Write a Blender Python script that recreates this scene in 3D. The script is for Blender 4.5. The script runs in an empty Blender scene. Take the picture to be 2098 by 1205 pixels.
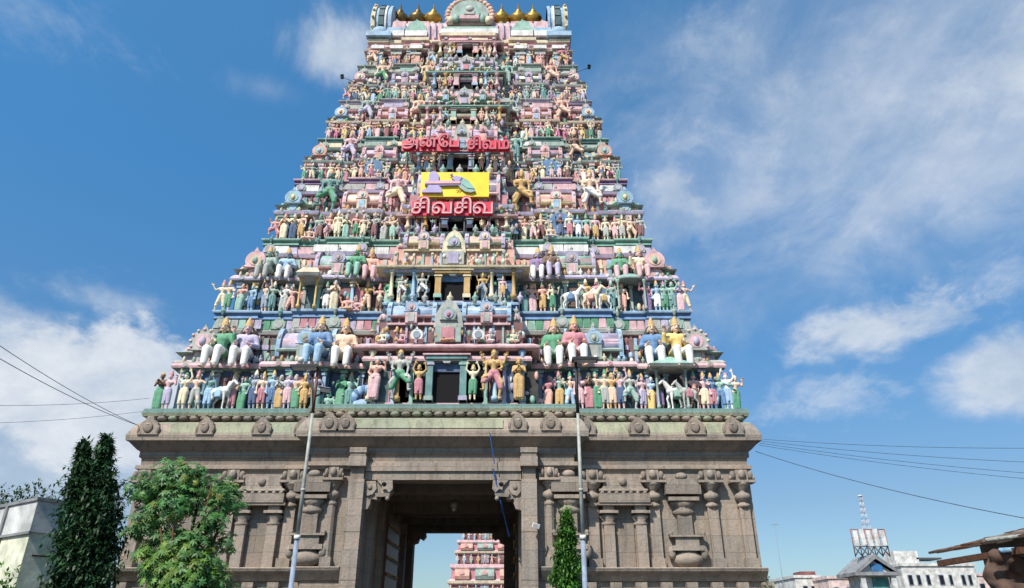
import bpy, bmesh, math, random
from mathutils import Vector, Matrix, Euler
R = math.radians
rnd = random.Random(7)
C = bpy.context.scene.collection

# ------------------------------------------------------------------ camera
F = 1450.0; CX = 1049.0; CY = 602.5; PITCH = R(25.5); EYE = 1.6
SP, CP = math.sin(PITCH), math.cos(PITCH)
cam_d = bpy.data.cameras.new('camera'); cam = bpy.data.objects.new('camera', cam_d); C.objects.link(cam)
cam_d.sensor_width = 36.0; cam_d.lens = F / 2098.0 * 36.0; cam_d.clip_end = 20000; cam_d.clip_start = 0.1
cam.location = (0, 0, EYE); cam.rotation_euler = (R(90) + PITCH, 0, 0)
bpy.context.scene.camera = cam
def ray(px, py):
    u = (px - CX) / F; v = (CY - py) / F
    return Vector((u, CP - v * SP, SP + v * CP))
def at(px, py, Y):
    d = ray(px, py); return Vector((d.x / d.y * Y, Y, EYE + d.z / d.y * Y))

# ------------------------------------------------------------------ light
SUN_AZ, SUN_EL = R(211), R(49)          # azimuth clockwise from +Y
sdir = Vector((math.sin(SUN_AZ) * math.cos(SUN_EL), math.cos(SUN_AZ) * math.cos(SUN_EL), math.sin(SUN_EL)))
sl = bpy.data.lights.new('sun', 'SUN'); so = bpy.data.objects.new('sun', sl); C.objects.link(so)
sl.energy = 4.0; sl.angle = R(0.5); sl.color = (1.0, 0.94, 0.86)
so.rotation_euler = sdir.to_track_quat('Z', 'Y').to_euler()
so.location = (-20, -20, 60)
sc = bpy.context.scene
sc.view_settings.view_transform = 'Standard'; sc.view_settings.look = 'None'
sc.view_settings.gamma = 1.0; sc.view_settings.exposure = 0.55
sc.cycles.max_bounces = 5; sc.cycles.diffuse_bounces = 3

world = bpy.data.worlds.new('World'); sc.world = world; world.use_nodes = True
nt = world.node_tree; N = nt.nodes; L = nt.links; N.clear()
def W(t, **k):
    n = N.new(t)
    for a, b in k.items(): setattr(n, a, b)
    return n
def wmath(op, a, b=None, c=None, clamp=False):
    n = W('ShaderNodeMath', operation=op); n.use_clamp = clamp
    for i, s in enumerate((a, b, c)):
        if s is None: continue
        if isinstance(s, (int, float)): n.inputs[i].default_value = s
        else: L.new(s, n.inputs[i])
    return n.outputs[0]
def wvec(op, a, b=None):
    n = W('ShaderNodeVectorMath', operation=op)
    for i, s in enumerate((a, b)):
        if s is None: continue
        if isinstance(s, (tuple, list, Vector)): n.inputs[i].default_value = tuple(s)
        else: L.new(s, n.inputs[i])
    return n
sky = W('ShaderNodeTexSky', sky_type='NISHITA'); sky.sun_disc = False
sky.sun_elevation = SUN_EL; sky.sun_rotation = SUN_AZ
sky.air_density = 1.0; sky.dust_density = 0.6; sky.ozone_density = 2.2
bg = W('ShaderNodeBackground'); bg.inputs['Strength'].default_value = 0.15
out = W('ShaderNodeOutputWorld')
tc = W('ShaderNodeTexCoord')
D = tc.outputs['Generated']
sep = W('ShaderNodeSeparateXYZ'); L.new(D, sep.inputs[0])
zc = wmath('MAXIMUM', sep.outputs[2], 0.03)
cmb = W('ShaderNodeCombineXYZ')
L.new(wmath('DIVIDE', sep.outputs[0], wmath('ADD', zc, 0.25)), cmb.inputs[0])
L.new(wmath('DIVIDE', sep.outputs[1], wmath('ADD', zc, 0.25)), cmb.inputs[1])
plane = cmb.outputs[0]
def wnoise(vec, scale, detail, rough=0.55, dist=0.0, off=(0, 0, 0), sc3=(1, 1, 1)):
    m = W('ShaderNodeMapping'); m.inputs['Location'].default_value = off; m.inputs['Scale'].default_value = sc3
    L.new(vec, m.inputs['Vector'])
    n = W('ShaderNodeTexNoise'); n.inputs['Scale'].default_value = scale; n.inputs['Detail'].default_value = detail
    n.inputs['Roughness'].default_value = rough; n.inputs['Distortion'].default_value = dist
    L.new(m.outputs[0], n.inputs['Vector']); return n.outputs['Fac']
n_big = wnoise(D, 8.0, 12, 0.62, 0.15, (3.1, 1.7, 0.4), (1, 1, 1.6))       # billows
n_wisp = wnoise(plane, 4.6, 12, 0.64, 0.5, (0.6, 2.2, 0), (1.0, 0.7, 1))  # high streaks
n_fine = wnoise(plane, 13.0, 9, 0.66, 0.3, (4.0, 1.0, 0), (1.0, 0.7, 1))
# big cloud banks: direction, radii (in direction units) and amount
def bank(px, py, rx, ry, warp=0.12):
    d = ray(px, py).normalized()
    right = Vector((d.y, -d.x, 0)).normalized(); up = right.cross(d).normalized()
    a = wvec('DOT_PRODUCT', D, right / (rx / F)).outputs['Value']
    b = wvec('DOT_PRODUCT', D, up / (ry / F))
    b = wmath('SUBTRACT', b.outputs['Value'], up.dot(d) / (ry / F))
    f = wvec('DOT_PRODUCT', D, d).outputs['Value']
    q = wmath('SQRT', wmath('ADD', wmath('MULTIPLY', a, a), wmath('MULTIPLY', b, b)))
    m = wmath('SUBTRACT', 1.0, q)
    m = wmath('MULTIPLY', m, wmath('GREATER_THAN', f, 0.0))
    return m          # 1 in the middle, 0 on the rim, negative beyond
def puff(m, noise, k, lo, hi):     # cloud density from a bank and a noise
    s = wmath('ADD', wmath('MULTIPLY', wmath('SUBTRACT', noise, 0.5), k), m)
    n = W('ShaderNodeMapRange', interpolation_type='SMOOTHSTEP')
    n.inputs['From Min'].default_value = lo; n.inputs['From Max'].default_value = hi
    L.new(s, n.inputs['Value']); return n.outputs[0]
def both(a, b): return wmath('SUBTRACT', 1.0, wmath('MULTIPLY', wmath('SUBTRACT', 1.0, a), wmath('SUBTRACT', 1.0, b)))
def amt(a, k): return wmath('MULTIPLY', a, k)
cl = amt(puff(bank(240, 815, 300, 160), n_big, 1.9, 0.08, 0.42), 0.90)
for px, py, rx, ry, nz, k, lo, hi, am in [
    (20, 700, 260, 130, n_big, 2.2, 0.05, 0.9, 0.62),
    (130, 930, 520, 190, n_wisp, 0.9, 0.0, 0.9, 0.54),
    (190, 610, 170, 60, n_big, 2.6, 0.1, 1.1, 0.42),
    (685, 105, 160, 95, n_wisp, 2.8, 0.05, 1.0, 0.80),
    (540, 180, 130, 55, n_wisp, 2.6, 0.15, 1.4, 0.30),
    (100, 40, 260, 90, n_fine, 2.6, 0.3, 1.5, 0.30),
    (1850, 230, 780, 420, n_wisp, 1.3, 0.0, 0.95, 0.44),
    (1800, 260, 700, 330, n_fine, 2.6, 0.1, 1.6, 0.34),
    (1950, 330, 420, 170, n_wisp, 2.0, 0.1, 1.2, 0.35),
    (1500, 430, 330, 90, n_wisp, 2.0, 0.1, 1.2, 0.35),
    (2090, 130, 200, 140, n_fine, 2.0, 0.10, 1.2, 0.55),
    (1370, 400, 90, 80, n_fine, 2.4, 0.1, 1.0, 0.50),
    (1500, 170, 340, 230, n_fine, 3.0, 0.25, 1.7, 0.32),
    (1760, 680, 190, 75, n_big, 1.9, 0.18, 0.8, 0.78),
    (1900, 640, 180, 70, n_fine, 2.0, 0.2, 1.1, 0.60),
    (2085, 765, 140, 100, n_big, 1.2, 0.05, 0.55, 0.80),
    (1690, 815, 210, 75, n_fine, 1.8, 0.2, 1.2, 0.50),
    (2040, 570, 150, 60, n_fine, 2.0, 0.2, 1.3, 0.45)]:
    cl = both(cl, amt(puff(bank(px, py, rx, ry), nz, k, lo, hi), am))
# colour of the cloud: bright rims, slightly blue-grey bellies
cr = W('ShaderNodeMapRange'); cr.inputs['From Min'].default_value = 0.35; cr.inputs['From Max'].default_value = 0.7
L.new(n_big, cr.inputs['Value'])
cmix = W('ShaderNodeMix', data_type='RGBA'); L.new(cr.outputs[0], cmix.inputs['Factor'])
cmix.inputs['A'].default_value = (2.35, 2.75, 3.3, 1); cmix.inputs['B'].default_value = (3.9, 4.05, 4.25, 1)
# tint: keeps the clear sky a saturated blue overhead, paler towards the horizon
tint = W('ShaderNodeMix', data_type='RGBA', blend_type='MULTIPLY'); tint.inputs['Factor'].default_value = 1.0
L.new(sky.outputs[0], tint.inputs['A'])
gr = W('ShaderNodeValToRGB')
gr.color_ramp.elements[0].position = 0.15; gr.color_ramp.elements[0].color = (0.37, 0.44, 0.49, 1)
gr.color_ramp.elements[1].position = 0.54; gr.color_ramp.elements[1].color = (0.31, 0.70, 0.86, 1)
e_ = gr.color_ramp.elements.new(0.76); e_.color = (0.42, 0.84, 0.96, 1)
L.new(sep.outputs[2], gr.inputs[0]); L.new(gr.outputs[0], tint.inputs['B'])
mx = W('ShaderNodeMix', data_type='RGBA'); L.new(cl, mx.inputs['Factor'])
L.new(tint.outputs['Result'], mx.inputs['A']); L.new(cmix.outputs['Result'], mx.inputs['B'])
L.new(mx.outputs['Result'], bg.inputs['Color']); L.new(bg.outputs[0], out.inputs[0])

# ------------------------------------------------------------------ helpers
def lin(c): c /= 255.0; return c / 12.92 if c <= 0.04045 else ((c + 0.055) / 1.055) ** 2.4
def rgb(r, g, b, k=1.0): return (lin(r) * k, lin(g) * k, lin(b) * k, 1.0)
P = dict(pink=rgb(222,172,174), rose=rgb(196,110,122), salmon=rgb(226,160,136), peach=rgb(232,190,154),
         mint=rgb(142,188,168), teal=rgb(88,144,140), green=rgb(58,148,102), lblue=rgb(146,184,212), blue=rgb(62,120,170),
         dblue=rgb(44,80,126), lilac=rgb(184,172,200), purple=rgb(130,95,150), cream=rgb(230,212,170), gold=rgb(200,154,66), brass2=rgb(140,112,60),
         white=rgb(234,230,222), grey=rgb(176,176,166), ggrey=rgb(150,172,158), maroon=rgb(124,64,66), dteal=rgb(50,92,98),
         brown=rgb(110,72,50), dark=rgb(20,20,22), yellow=rgb(226,190,80), mag=rgb(200,80,130), bgrey=rgb(140,152,168),
         stone=rgb(168,156,143,.94), stone2=rgb(151,140,129,.94), stonel=rgb(174,161,148,.95), tgrey=rgb(118,148,142), mint2=rgb(98,160,140), sgreen=rgb(164,168,144), black=rgb(12,12,12))
class MB:
    def __init__(s): s.v = []; s.f = []; s.c = []; s.sm = []
    def add(s, vs, fs, col, smooth=False):
        if isinstance(col, str): col = P[col]
        b = len(s.v); s.v += [tuple(p) for p in vs]
        for f in fs: s.f.append([b + i for i in f]); s.c.append(col); s.sm.append(smooth)
    def box(s, x0, x1, y0, y1, z0, z1, col):
        s.add([(x0,y0,z0),(x1,y0,z0),(x1,y1,z0),(x0,y1,z0),(x0,y0,z1),(x1,y0,z1),(x1,y1,z1),(x0,y1,z1)],
              [(0,3,2,1),(4,5,6,7),(0,1,5,4),(1,2,6,5),(2,3,7,6),(3,0,4,7)], col)
    def obox(s, c, sx, sy, sz, rot, col):
        m = Matrix.Translation(c) @ rot.to_matrix().to_4x4()
        vs = [m @ Vector((a*sx/2, b*sy/2, d*sz/2)) for d in (-1,1) for a,b in ((-1,-1),(1,-1),(1,1),(-1,1))]
        s.add(vs, [(0,3,2,1),(4,5,6,7),(0,1,5,4),(1,2,6,5),(2,3,7,6),(3,0,4,7)], col)
    def taper(s, cx, cy, z0, z1, w0, d0, w1, d1, col):
        s.add([(cx-w0,cy-d0,z0),(cx+w0,cy-d0,z0),(cx+w0,cy+d0,z0),(cx-w0,cy+d0,z0),(cx-w1,cy-d1,z1),(cx+w1,cy-d1,z1),(cx+w1,cy+d1,z1),(cx-w1,cy+d1,z1)],
              [(0,3,2,1),(4,5,6,7),(0,1,5,4),(1,2,6,5),(2,3,7,6),(3,0,4,7)], col)
    def lathe(s, cx, cy, prof, col, n=10, smooth=True, sy=1.0, rot=0.0):
        b = []
        for r, z in prof:
            for k in range(n):
                a = 2*math.pi*(k+rot)/n; b.append((cx + r*math.cos(a), cy + sy*r*math.sin(a), z))
        m = len(prof)
        if isinstance(col, (list,)): cols = col
        else: cols = [col]*(m-1)
        base = len(s.v); s.v += b
        for i in range(m-1):
            cc = P[cols[i]] if isinstance(cols[i], str) else cols[i]
            for k in range(n):
                s.f.append([base+i*n+k, base+i*n+(k+1)%n, base+(i+1)*n+(k+1)%n, base+(i+1)*n+k]); s.c.append(cc); s.sm.append(smooth)
        cc = P[cols[0]] if isinstance(cols[0], str) else cols[0]
        s.f.append([base+k for k in range(n)][::-1]); s.c.append(cc); s.sm.append(False)
        s.f.append([base+(m-1)*n+k for k in range(n)]); s.c.append(cc); s.sm.append(False)
    def prismx(s, x0, x1, yz, col, smooth=False):      # polygon in y,z extruded along x
        n = len(yz); vs = [(x0,y,z) for y,z in yz] + [(x1,y,z) for y,z in yz]
        cc = P[col] if isinstance(col, str) else col
        b = len(s.v); s.v += vs
        for k in range(n): s.f.append([b+k, b+(k+1)%n, b+n+(k+1)%n, b+n+k]); s.c.append(cc); s.sm.append(smooth)
        s.f.append([b+k for k in range(n)][::-1]); s.c.append(cc); s.sm.append(False)
        s.f.append([b+n+k for k in range(n)]); s.c.append(cc); s.sm.append(False)
    def prismy(s, y0, y1, xz, col):                    # polygon in x,z extruded along y
        n = len(xz); cc = P[col] if isinstance(col, str) else col
        b = len(s.v); s.v += [(x,y0,z) for x,z in xz] + [(x,y1,z) for x,z in xz]
        for k in range(n): s.f.append([b+k, b+(k+1)%n, b+n+(k+1)%n, b+n+k]); s.c.append(cc); s.sm.append(False)
        s.f.append([b+k for k in range(n)][::-1]); s.c.append(cc); s.sm.append(False)
        s.f.append([b+n+k for k in range(n)]); s.c.append(cc); s.sm.append(False)
    def ell(s, c, rx, ry, rz, col, n=8, m=5):
        vs = []; c = Vector(c)
        for i in range(1, m):
            t = math.pi*i/m
            for k in range(n):
                a = 2*math.pi*k/n; vs.append((c.x+rx*math.sin(t)*math.cos(a), c.y+ry*math.sin(t)*math.sin(a), c.z-rz*math.cos(t)))
        vs += [(c.x,c.y,c.z-rz),(c.x,c.y,c.z+rz)]; fs = []
        for i in range(m-2):
            for k in range(n): fs.append((i*n+k, i*n+(k+1)%n, (i+1)*n+(k+1)%n, (i+1)*n+k))
        lo, hi = (m-1)*n, (m-1)*n+1
        for k in range(n): fs.append((lo,(k+1)%n,k)); fs.append((hi,(m-2)*n+k,(m-2)*n+(k+1)%n))
        s.add(vs, fs, col, True)
    def cap(s, p0, r0, p1, r1, col='grey', n=10):       # tapered capsule
        p0 = Vector(p0); p1 = Vector(p1); d = p1-p0
        if d.length < 1e-6: d = Vector((0,0,1e-4))
        z = d.normalized(); x = z.orthogonal().normalized(); y = z.cross(x)
        rings = []
        for t in (-80,-50,-20,0): rings.append((p0 + z*r0*math.sin(R(t)), r0*math.cos(R(t))))
        for t in (0,20,50,80): rings.append((p1 + z*r1*math.sin(R(t)), r1*math.cos(R(t))))
        vs = []
        for c, r in rings:
            for k in range(n): a = 2*math.pi*k/n; vs.append(c + x*r*math.cos(a) + y*r*math.sin(a))
        m = len(rings); fs = []
        for i in range(m-1):
            for k in range(n): fs.append((i*n+k, i*n+(k+1)%n, (i+1)*n+(k+1)%n, (i+1)*n+k))
        fs.append(tuple(range(n))[::-1]); fs.append(tuple((m-1)*n+k for k in range(n)))
        s.add(vs, fs, col, True)
    def tube(s, pts, r, col, n=6):
        for a, b in zip(pts[:-1], pts[1:]): s.rod(a, b, r, col, n)
    def rod(s, p0, p1, r, col, n=6, r1=None):
        p0 = Vector(p0); p1 = Vector(p1); z = (p1-p0).normalized(); x = z.orthogonal().normalized(); y = z.cross(x)
        if r1 is None: r1 = r
        vs = [p0 + x*r*math.cos(2*math.pi*k/n) + y*r*math.sin(2*math.pi*k/n) for k in range(n)] + \
             [p1 + x*r1*math.cos(2*math.pi*k/n) + y*r1*math.sin(2*math.pi*k/n) for k in range(n)]
        s.add(vs, [(k,(k+1)%n,n+(k+1)%n,n+k) for k in range(n)] + [tuple(range(n))[::-1], tuple(range(n,2*n))], col, True)
    def loft(s, plan, prof, smooth=False):               # prof: (offset, z, colour of the band above)
        n = len(plan); offs = []
        for i in range(n):
            a, b, c = Vector(plan[i-1]), Vector(plan[i]), Vector(plan[(i+1)%n])
            d1 = (b-a).normalized(); d2 = (c-b).normalized()
            n1 = Vector((d1.y,-d1.x)); n2 = Vector((d2.y,-d2.x))
            offs.append(n1 if (n1-n2).length < .01 else n1+n2)
        base = len(s.v)
        for p in prof:
            for i in range(n): s.v.append((plan[i][0]+offs[i].x*p[0], plan[i][1]+offs[i].y*p[0], p[1]))
        for j in range(len(prof)-1):
            cc = prof[j][2]; cc = P[cc] if isinstance(cc, str) else cc
            for i in range(n):
                s.f.append([base+j*n+i, base+j*n+(i+1)%n, base+(j+1)*n+(i+1)%n, base+(j+1)*n+i]); s.c.append(cc); s.sm.append(smooth)
        c0 = prof[0][2]; c1 = prof[-2][2]
        s.f.append([base+i for i in range(n)][::-1]); s.c.append(P[c0] if isinstance(c0,str) else c0); s.sm.append(False)
        s.f.append([base+(len(prof)-1)*n+i for i in range(n)]); s.c.append(P[c1] if isinstance(c1,str) else c1); s.sm.append(False)
    def mesh(s, name='m'):
        me = bpy.data.meshes.new(name); me.from_pydata(s.v, [], s.f)
        me.polygons.foreach_set('use_smooth', s.sm)
        at_ = me.color_attributes.new('Col', 'FLOAT_COLOR', 'CORNER')
        buf = []
        for f, c in zip(s.f, s.c): buf += list(c)*len(f)
        at_.data.foreach_set('color', buf); me.update(); return me
    def build(s, name, mat, parent=None, loc=None):
        me = s.mesh(name); me.materials.append(mat)
        o = bpy.data.objects.new(name, me); C.objects.link(o)
        if loc is not None: o.location = loc
        if parent: o.parent = parent
        return o
def tag(o, label, cat, group=None, kind=None):
    o['label'] = label; o['category'] = cat
    if group: o['group'] = group
    if kind: o['kind'] = kind
    return o
def struct(o, kind='structure'): o['kind'] = kind; return o
def empty(name, loc=(0,0,0)):
    o = bpy.data.objects.new(name, None); C.objects.link(o); o.location = loc; return o

# ------------------------------------------------------------------ materials
FADE = 0.07      # how far the old paint has bleached
def mat(name, base='attr', rough=0.7, noise=0.25, nscale=3.0, metal=0.0, bump=0.0, kind=None, spec=0.3):
    m = bpy.data.materials.new(name); m.use_nodes = True; t = m.node_tree; n = t.nodes; l = t.links
    b = n['Principled BSDF']; b.inputs['Roughness'].default_value = rough; b.inputs['Metallic'].default_value = metal
    b.inputs['Specular IOR Level'].default_value = spec
    if base == 'attr': c = n.new('ShaderNodeAttribute'); c.attribute_name = 'Col'; col = c.outputs['Color']
    elif base == 'obj': c = n.new('ShaderNodeObjectInfo'); col = c.outputs['Color']
    else:
        c = n.new('ShaderNodeRGB'); c.outputs[0].default_value = P[base] if isinstance(base, str) else base; col = c.outputs[0]
    g = n.new('ShaderNodeNewGeometry')
    def tex(scale, detail=6, vec=(1,1,1), rough_=0.6):
        mp = n.new('ShaderNodeMapping'); mp.inputs['Scale'].default_value = vec; l.new(g.outputs['Position'], mp.inputs[0])
        x = n.new('ShaderNodeTexNoise'); x.inputs['Scale'].default_value = scale; x.inputs['Detail'].default_value = detail
        x.inputs['Roughness'].default_value = rough_; l.new(mp.outputs[0], x.inputs['Vector']); return x.outputs['Fac']
    def mul(a, fac_sock, lo, hi, lo_col=(0,0,0,1), f0=0.35, f1=0.65):
        mr = n.new('ShaderNodeMapRange'); mr.inputs['From Min'].default_value = f0; mr.inputs['From Max'].default_value = f1
        mr.inputs['To Min'].default_value = lo; mr.inputs['To Max'].default_value = hi; l.new(fac_sock, mr.inputs[0])
        x = n.new('ShaderNodeMix'); x.data_type = 'RGBA'; x.inputs['A'].default_value = lo_col
        l.new(mr.outputs[0], x.inputs['Factor']); l.new(a, x.inputs['B']); return x.outputs['Result']
    if kind == 'paint':
        fd = n.new('ShaderNodeMix'); fd.data_type = 'RGBA'; fd.inputs['B'].default_value = (0.55,0.50,0.44,1)
        mf_ = n.new('ShaderNodeMapRange'); mf_.inputs['From Min'].default_value = .3; mf_.inputs['From Max'].default_value = .7; mf_.inputs['To Min'].default_value = FADE-.06; mf_.inputs['To Max'].default_value = FADE+.10
        hs_ = n.new('ShaderNodeHueSaturation'); hs_.inputs['Saturation'].default_value = .88; hs_.inputs['Value'].default_value = 1.10; l.new(col, hs_.inputs['Color'])
        l.new(tex(1.1,5), mf_.inputs[0]); l.new(mf_.outputs[0], fd.inputs['Factor']); l.new(hs_.outputs[0], fd.inputs['A']); col = fd.outputs['Result']
        col = mul(col, tex(nscale, 6), 0.82, 1.0, (0.10,0.095,0.085,1))
        col = mul(col, tex(2.3, 7, (4,4,0.5)), 0.50, 1.0, (0.05,0.048,0.045,1), 0.30, 0.38)   # mould
        col = mul(col, tex(1.6, 5, (5,5,0.35)), 0.80, 1.0, (0.09,0.085,0.08,1), 0.34, 0.5)       # rain streaks
    if kind == 'paint' and base == 'obj':      # painted borders and folds of the stucco dress
        tco = n.new('ShaderNodeTexCoord'); wv = n.new('ShaderNodeTexWave'); wv.wave_type = 'BANDS'; wv.bands_direction = 'Z'
        wv.inputs['Scale'].default_value = 2.3; wv.inputs['Distortion'].default_value = 0.8; wv.inputs['Detail'].default_value = 2; l.new(tco.outputs['Object'], wv.inputs['Vector'])
        vo = n.new('ShaderNodeTexVoronoi'); vo.inputs['Scale'].default_value = 16; l.new(tco.outputs['Object'], vo.inputs['Vector'])
        lt = n.new('ShaderNodeHueSaturation'); lt.inputs['Value'].default_value = 1.45; lt.inputs['Saturation'].default_value = .65; l.new(col, lt.inputs['Color'])
        col = mul(lt.outputs[0], wv.outputs['Fac'], 0.0, 1.0, (0,0,0,1), .72, .86) if False else col
        m1 = n.new('ShaderNodeMapRange'); m1.inputs['From Min'].default_value = .80; m1.inputs['From Max'].default_value = .92; m1.inputs['To Max'].default_value = .14; l.new(wv.outputs['Fac'], m1.inputs[0])
        x1 = n.new('ShaderNodeMix'); x1.data_type = 'RGBA'; l.new(m1.outputs[0], x1.inputs['Factor']); l.new(col, x1.inputs['A']); l.new(lt.outputs[0], x1.inputs['B']); col = x1.outputs['Result']
        dk = n.new('ShaderNodeHueSaturation'); dk.inputs['Value'].default_value = .62; dk.inputs['Hue'].default_value = .47; l.new(col, dk.inputs['Color'])
        m2 = n.new('ShaderNodeMapRange'); m2.inputs['From Min'].default_value = .22; m2.inputs['From Max'].default_value = .12; m2.inputs['To Max'].default_value = .32; l.new(vo.outputs['Distance'], m2.inputs[0])
        x2 = n.new('ShaderNodeMix'); x2.data_type = 'RGBA'; l.new(m2.outputs[0], x2.inputs['Factor']); m2.inputs['To Max'].default_value = .0; l.new(col, x2.inputs['A']); l.new(dk.outputs[0], x2.inputs['B']); col = x2.outputs['Result']
    elif kind == 'stone':
        # masonry courses
        sx = n.new('ShaderNodeSeparateXYZ'); l.new(g.outputs['Position'], sx.inputs[0])
        ad = n.new('ShaderNodeMath'); l.new(sx.outputs[0], ad.inputs[0]); l.new(sx.outputs[1], ad.inputs[1])
        cb = n.new('ShaderNodeCombineXYZ'); l.new(ad.outputs[0], cb.inputs[0]); l.new(sx.outputs[2], cb.inputs[1])
        br = n.new('ShaderNodeTexBrick'); br.inputs['Scale'].default_value = 1.0
        br.inputs['Brick Width'].default_value = 1.35; br.inputs['Row Height'].default_value = 0.62
        br.inputs['Mortar Size'].default_value = 0.012; br.inputs['Mortar Smooth'].default_value = 0.4; br.inputs['Bias'].default_value = 0.0
        br.inputs['Color1'].default_value = (1.10,0.99,0.90,1); br.inputs['Color2'].default_value = (0.80,0.80,0.79,1)
        br.inputs['Mortar'].default_value = (0.42,0.40,0.38,1)
        l.new(cb.outputs[0], br.inputs['Vector'])
        x = n.new('ShaderNodeMix'); x.data_type = 'RGBA'; x.blend_type = 'MULTIPLY'; x.inputs['Factor'].default_value = 0.72
        l.new(col, x.inputs['A']); l.new(br.outputs['Color'], x.inputs['B']); col = x.outputs['Result']
        col = mul(col, tex(0.7, 8), 0.80, 1.0, (0.075,0.065,0.055,1), 0.36, 0.58)
        col = mul(col, tex(1.3, 6, (3,3,0.3)), 0.70, 1.0, (0.06,0.055,0.05,1), 0.36, 0.52)
        col = mul(col, tex(14, 5), 0.80, 1.05, (0.05,0.045,0.04,1))
    elif noise:
        col = mul(col, tex(nscale, 6), 1.0-noise, 1.0, (0.03,0.03,0.028,1))
    l.new(col, b.inputs['Base Color'])
    if bump:
        bm = n.new('ShaderNodeBump'); bm.inputs['Strength'].default_value = bump; bm.inputs['Distance'].default_value = 0.04
        l.new(tex(9, 8, (1,1,1), 0.7), bm.inputs['Height']); l.new(bm.outputs[0], b.inputs['Normal'])
    return m
M_paint = mat('stucco_paint', kind='paint', nscale=2.2, bump=0.25)
M_stat = mat('statue_paint', base='obj', kind='paint', nscale=4.0, bump=0.12)
M_doorshade = mat('painted_door_shade', base=(0.012,0.011,0.012,1), rough=1.0, noise=0)  # near-black that paints the shade inside the doorways
M_stone = mat('granite', kind='stone', rough=0.9, bump=0.8, spec=0.15)
M_brass = mat('weathered_brass', rough=0.35, metal=0.75, noise=0.5, nscale=5)
M_metal = mat('painted_metal', rough=0.5, noise=0.35, nscale=8)
M_plain = mat('plain_plaster', rough=0.85, noise=0.5, nscale=1.6, bump=0.2)
M_sign = mat('sign_plastic', rough=0.35, noise=0.15, nscale=2.5, spec=0.5)
M_leaf = mat('leaf', rough=0.5, noise=0.2, nscale=6, spec=0.4)
M_bark = mat('bark', rough=0.95, noise=0.5, nscale=12, bump=0.8)
M_cable = mat('cable', base=(0.05,0.06,0.08,1), rough=0.6, noise=0)
M_tarp = mat('tarpaulin_sheet', base=(0.16,0.085,0.055,1), rough=0.8, noise=0.6, nscale=3, bump=0.9)
M_ground = mat('ground', base=(0.12,0.10,0.08,1), rough=0.95, noise=0.5, nscale=1.0, bump=0.4)
M_road = mat('asphalt', base=(0.05,0.05,0.05,1), rough=0.9, noise=0.4, nscale=6, bump=0.3)
# leaves let some light through
for _m in (M_leaf,):
    t = _m.node_tree; b = t.nodes['Principled BSDF']; tr = t.nodes.new('ShaderNodeBsdfTranslucent'); mxs = t.nodes.new('ShaderNodeMixShader')
    t.links.new(b.inputs['Base Color'].links[0].from_socket, tr.inputs[0]); mxs.inputs[0].default_value = 0.28
    o_ = t.nodes['Material Output']; t.links.new(b.outputs[0], mxs.inputs[1]); t.links.new(tr.outputs[0], mxs.inputs[2]); t.links.new(mxs.outputs[0], o_.inputs[0])
# ------------------------------------------------------------------ ground
g = MB(); g.box(-3000,3000,-200,6000,-0.5,0.0,'grey'); go = g.build('ground', M_ground); struct(go)
g = MB(); g.box(-60,60,-6,24,0.0,0.006,'grey'); ro = g.build('road', M_road); struct(ro)
g = MB()
for k in range(-20,21): g.box(k*3-0.9,k*3+0.9,8.9,9.05,0.006,0.010,'white')
for y in (-6.4,24.2): g.box(-60,60,y-0.15,y+0.15,0.0,0.13,'grey')
struct(g.build('road_markings', M_plain))

# ------------------------------------------------------------------ the gate tower
XC, YC = -2.76, 35.5
HX1, YF1 = 12.45, 28.75
def solve(xl, xr, py):
    d = ray(0, py); k = (xr-xl)/2/F/d.y
    Y = (YF1 + 0.85*HX1)/(1 + 0.85*k); return k*Y, Y, EYE + d.z/d.y*Y
LV = [solve(*a) for a in ((305,1527,838),(432,1415,635),(533,1335,488),(597,1283,366),(645,1243,283),(687,1207,205),(725,1178,133),(745,1158,86))]
tower = empty('temple_tower', (XC, YC, 0)); O = Vector((XC, YC, 0))
tag(tower, 'tall tiered temple gateway tower, carved brown stone base under seven brightly painted storeys of sculpture', 'temple tower')
def plan(hx, hy, cen=0.28, cp=0.0, sal=(0.44,0.67), sp=0.0, rec=0.0, cor=0.80):
    # stepped plan, same on front and back; coordinates relative to the tower's centre
    r = []
    seg = [(-1,-cor,0),(-cor,-sal[1],-rec),(-sal[1],-sal[0],sp),(-sal[0],-cen,-rec),(-cen,cen,cp),(cen,sal[0],-rec),(sal[0],sal[1],sp),(sal[1],cor,-rec),(cor,1,0)]
    for a, b, p in seg:
        for x in (a, b):
            q = (x*hx, -(hy+p))
            if not r or (abs(r[-1][0]-q[0]) > 1e-4 or abs(r[-1][1]-q[1]) > 1e-4): r.append(q)
    for a, b, p in seg[::-1]:
        for x in (b, a):
            q = (x*hx, (hy+p))
            if (abs(r[-1][0]-q[0]) > 1e-4 or abs(r[-1][1]-q[1]) > 1e-4): r.append(q)
    # drop collinear points
    o = []
    for i in range(len(r)):
        a, b, c = Vector(r[i-1]), Vector(r[i]), Vector(r[(i+1) % len(r)])
        if abs((b-a).x*(c-b).y-(b-a).y*(c-b).x) > 1e-6: o.append(r[i])
    return o
def front_p(hx, x, cen, cp, sal, sp, rec, cor=0.80):
    s = abs(x)/hx
    if s < cen: return cp
    if s < sal[0]: return -rec
    if s < sal[1]: return sp
    if s < cor: return -rec
    return 0.0

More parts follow.
